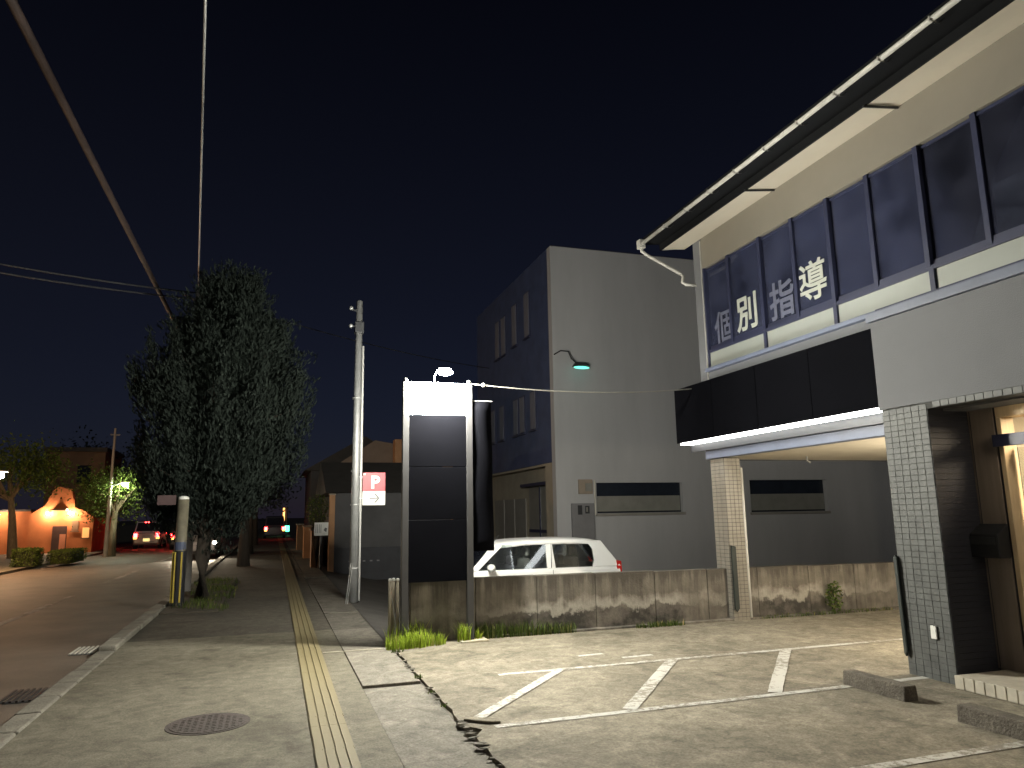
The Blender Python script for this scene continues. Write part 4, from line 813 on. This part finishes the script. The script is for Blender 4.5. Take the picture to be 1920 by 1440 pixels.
for x0, x1, y0, y1, h, lab in ((-8.7, -7.95, 30.6, 31.5, .62, 'dark clipped hedge block nearest the left edge'), (-7.9, -7.15, 31.8, 34.4, .48, 'long low clipped hedge beside the street lamp')):
    hd = thing('hedge', lab, 'hedge', ((x0 + x1) / 2, (y0 + y1) / 2, .02), group='clipped hedges across the road')
    B('hedge_core', pm('hedge_core', (.03, .035, .015), .95, .3, 6), hd, x0 + .08, x1 - .08, y0 + .08, y1 - .08, .02, h - .06)
    def shp(x0=x0, x1=x1, y0=y0, y1=y1, h=h):
        p = [random.uniform(x0, x1), random.uniform(y0, y1), random.uniform(.05, h)]; k = random.choice((0, 1, 2, 2)); p[k] = ((x0, x1), (y0, y1), (h, h))[k][random.randint(0, 1)]; return Vector([c + random.gauss(0, .02) for c in p])
    leafy('foliage', hd, (0, 0, 0), None, 3000, .07, streetleaf, 0, shp)

# ------------------------------------------------------------------ traffic
def vehicle(lab, loc, rz, paint, h=1.55, L=3.5, W=1.5, tail=True, head=False, brake=False, plate=True, group='cars on the street'):
    c = thing('street_car', lab, 'car', loc, rz, group)   # local +y is the car's front
    a = L / 2; k = W / 2
    def sec(y, zb, zt, hw): return [(-hw * .94, y, zb), (-hw, y, zb + .2), (-hw, y, zt - .15), (-hw * .93, y, zt), (hw * .93, y, zt), (hw, y, zt - .15), (hw, y, zb + .2), (hw * .94, y, zb)]
    q = loft([sec(-a, .32, .86, k * .92), sec(-a + .12, .2, .93, k), sec(a * .45, .2, .95, k), sec(a - .25, .22, .86, k * .97), sec(a, .34, .70, k * .86)]); q.build('body', paint, c, bevel=.02, world=False)
    q = loft([[(-k * .93, -a + .06, .9), (k * .93, -a + .06, .9), (k * .80, -a + .26, h - .06), (-k * .80, -a + .26, h - .06)], [(-k * .93, -a + .3, .9), (k * .93, -a + .3, .9), (k * .80, -a + .45, h), (-k * .80, -a + .45, h)], [(-k * .93, a * .30, .9), (k * .93, a * .30, .9), (k * .78, a * .12, h - .02), (-k * .78, a * .12, h - .02)], [(-k * .92, a * .62, .9), (k * .92, a * .62, .9), (k * .77, a * .16, h - .06), (-k * .77, a * .16, h - .06)]])
    cab = q.build('cabin', paint, c, bevel=.03, world=False)
    MB().prism([(-k * .80, -a + .085, 1.0), (k * .80, -a + .085, 1.0), (k * .70, -a + .235, h - .14), (-k * .70, -a + .235, h - .14)], (0, -.02, .005)).build('rear_window', darkglass, cab, world=False)
    MB().prism([(-k * .82, a * .575, .98), (k * .82, a * .575, .98), (k * .70, a * .22, h - .12), (-k * .70, a * .22, h - .12)], (0, .02, .015)).build('windscreen', darkglass, cab, world=False)
    for s in (-1, 1):
        MB().prism([(s * k * .925, -a + .35, 1.0), (s * k * .925, a * .38, 1.0), (s * k * .81, a * .12, h - .14), (s * k * .81, -a + .48, h - .14)], (s * .012, 0, 0)).build('side_window', darkglass, cab, world=False)
        for wy in (-a * .62, a * .62):
            wh = MB().tube([(s * (k - .18), wy, .28), (s * (k + .005), wy, .28)], .28, 16).build('wheel', tyre, c, world=False); MB().tube([(s * (k - .02), wy, .28), (s * (k + .012), wy, .28)], .17, 12).build('rim', steel, wh, world=False)
        MB().box(min(s * k * .66, s * k * .93), max(s * k * .66, s * k * .93), -a - .03, -a + .03, .66, .88).build('tail_light', tail_m if tail else redunlit, c, bevel=.012, world=False)
        if tail: MB().box(min(s * k * .70, s * k * .93), max(s * k * .70, s * k * .93), -a - .028, -a + .03, .56, .652).build('indicator', amber_m, c, world=False)
        hl = MB().ball((s * k * .74, a - .03, .66), .10, .06, .065, 10, 6).build('headlight', head_m if head else signwhite, c, smooth=True, world=False)
        if head:
            sp = bpy.data.lights.new('headlight_beam', 'SPOT'); sp.energy = 300; sp.spot_size = R(75); sp.spot_blend = .8; sp.color = (1, .86, .62); sp.shadow_soft_size = .05
            so_ = bpy.data.objects.new('headlight_beam', sp); COL.objects.link(so_); so_.parent = hl; so_.location = (s * k * .74, a + .08, .66); so_.rotation_euler = (R(85), 0, 0)
    if brake: MB().box(-.14, .14, -a + .20, -a + .23, h - .13, h - .08).build('brake_lamp', tail_m, c, world=False)
    if plate: MB().box(-.17, .17, -a - .02, -a + .02, .42, .58).build('number_plate', plate_m, c, world=False)
    MB().box(-k * .9, k * .9, -a - .03, -a + .05, .30, .42).build('bumper', paint, c, bevel=.015, world=False)
    return c
vehicle('silver small car driving away, seen from behind with a red brake lamp', (-7.0, 50, -.07), 0, carsilver, 1.62, 3.4, 1.48, brake=True)
vehicle('dark car driving away with glowing tail lights, ahead of the silver one', (-6.3, 58, -.07), 0, cardark, 1.5, 4.2, 1.7, plate=False)
vehicle('dark car with tail lights seen just right of the striped post', (-4.55, 47, -.07), 0, cardark, 1.5, 4.2, 1.7)
vehicle('oncoming car with bright headlights showing past the conifer trunk', (-2.95, 36.2, -.07), math.pi, carsilver, 1.5, 4.2, 1.7, tail=False, head=True, plate=False)
vehicle('parked car with a red light far down the pavement', (.15, 62, 0), 0, cardark, 1.7, 4.0, 1.6, plate=False)
vehicle('red-lit car cut off by the left edge', (-13.6, 44.5, .02), R(-20), cardark, 1.6, 4.0, 1.6, brake=True)

# ------------------------------------------------------------------ far houses and odds and ends down the pavement
h1 = thing('dark_house', 'low dark house behind the parking sign', 'house', (4, 25, -.3))
B('wall', housewall, h1, 1.85, 5.6, 24.2, 30, -.4, 2.32); B('plinth', pm('plinth_dark', (.035, .037, .045), .7, .2, 3), h1, 1.84, 5.6, 24.1, 24.197, -.4, .62)
MB().prism([(1.55, 24.0, 2.33), (1.55, 30.2, 2.33), (1.55, 27.1, 3.5)], (4.3, 0, 0)).build('roof', roofdark, h1)
for k in range(5): B('plinth_vent', pm('vent_steel', (.18, .18, .19), .5, .1, 3), h1, 2.3 + k * .22, 2.38 + k * .22, 24.08, 24.099, .18, .22)
h2 = thing('brown_gabled_house', 'brown house with a pale end wall seen over the dark roof', 'house', (4, 34, -.3))
MB().prism([(2.4, 33, -.4), (2.4, 33, 3.7), (4.2, 33, 4.9), (6.0, 33, 4.6), (6.0, 33, -.4)], (0, 7, 0)).build('wall', housebrown, h2); B('side_wing', orangewall, h2, 5.0, 7.6, 32.4, 32.99, -.4, 4.9)
for k in range(3): B('wing_slat', terradark, h2, 5.2 + k * .22, 5.28 + k * .22, 32.36, 32.395, 3.0, 3.6)
h3 = thing('far_house', 'dark house beyond the shrub on the right of the pavement', 'house', (4, 45, -.3))
B('wall', housewall, h3, 2.0, 8, 44, 52, -.4, 4.2); MB().prism([(1.6, 43.7, 4.21), (8.4, 43.7, 4.21), (5, 43.7, 6.2)], (0, 8.6, 0)).build('roof', roofdark, h3); B('window', curtain, h3, 2.6, 3.6, 43.96, 43.998, 2.6, 3.6)
for x, y0, y1, h, lab in ((1.32, 25.0, 25.6, 1.15, 'nearest orange gatepost along the pavement'), (1.30, 30.6, 31.5, 1.2, 'middle orange gatepost along the pavement'), (1.28, 38.5, 39.6, 1.2, 'farthest orange gatepost along the pavement')):
    g = thing('gatepost', lab, 'gatepost', (x, y0, 0), group='orange gateposts along the pavement'); B('shaft', orangewall, g, x - .12, x + .16, y0, y1, -.1, h, bevel=.01); B('cap_stone', beige, g, x - .16, x + .20, y0 - .04, y1 + .04, h + .002, h + .06, bevel=.01)
gw = thing('garden_wall', 'dark garden wall running along the pavement between gateposts', 'wall', (1.6, 32, 0))
for k in range(4): B('wall_bay', housewall, gw, 1.45, 1.65, 26.2 + k * 3.0, 29.15 + k * 3.0, -.1, .95, bevel=.01)
wb = thing('notice_board', 'small white notice board on a post by the pavement', 'sign', (1.44, 23.8, 0))
B('board', signwhite, wb, 1.22, 1.64, 23.80, 23.83, 1.02, 1.42, bevel=.006); B('post', darkmetal, wb, 1.40, 1.46, 23.84, 23.89, -.05, 1.4)
q = MB()
for k in range(4): q.box(1.26 + k * .05, 1.275 + k * .05, 23.794, 23.7985, 1.10, 1.36)
q.prism([(1.5, 23.7985, 1.18), (1.58, 23.7985, 1.12), (1.6, 23.7985, 1.24), (1.54, 23.7985, 1.26)], (0, -.004, 0)); q.build('print_marks', greyprint, wb)
tp = thing('tan_post', 'tall tan gatepost beside the notice board', 'gatepost', (1.74, 24.0, 0)); B('shaft', orangewall, tp, 1.66, 1.83, 23.85, 24.05, -.1, 2.25, bevel=.01); B('cap_stone', beige, tp, 1.64, 1.85, 23.83, 24.07, 2.252, 2.30, bevel=.01)
sh = thing('bare_shrub', 'twiggy shrub standing beside the tan gatepost', 'shrub', (1.35, 24.6, 0)); q = MB()
for k in range(34):
    a = random.uniform(0, 6.28); r_ = random.uniform(.1, .38); q.tube([(1.35, 24.6, .0), (1.35 + r_ * .4 * math.cos(a), 24.6 + r_ * .4 * math.sin(a), 1.1), (1.35 + r_ * math.cos(a), 24.6 + r_ * math.sin(a), random.uniform(1.6, 2.5))], .012, 4, .004)
q.build('twigs', bark, sh); leafy('foliage', sh, (1.35, 24.6, 1.8), (.38, .38, .55), 900, .07, weedm)
fs = thing('lit_shop_sign', 'far small shop sign glowing orange and green above the pavement', 'sign', (1.0, 69, 0))
MB().tube([(1.15, 69.2, -.05), (1.15, 69.2, 2.5)], .06, 8).build('post', darkmetal, fs); B('orange_bar', orangesig, fs, .82, .98, 69.0, 69.06, 1.25, 2.4); B('green_panel', greensig, fs, .95, 1.4, 69.0, 69.06, .35, .85)
tree((-.9, 27, 0), 4.6, 1.2, 'dark roadside tree next after the conifer', conifer, bark, 5000, .14, 0, 'trees along the near kerb')
tree((-1.0, 36, 0), 4.8, 1.3, 'dark roadside tree second after the conifer', conifer, bark, 4000, .16, 0, 'trees along the near kerb')
tree((-1.0, 47, 0), 5.0, 1.4, 'dark roadside tree third after the conifer', conifer, bark, 3500, .18, 0, 'trees along the near kerb')
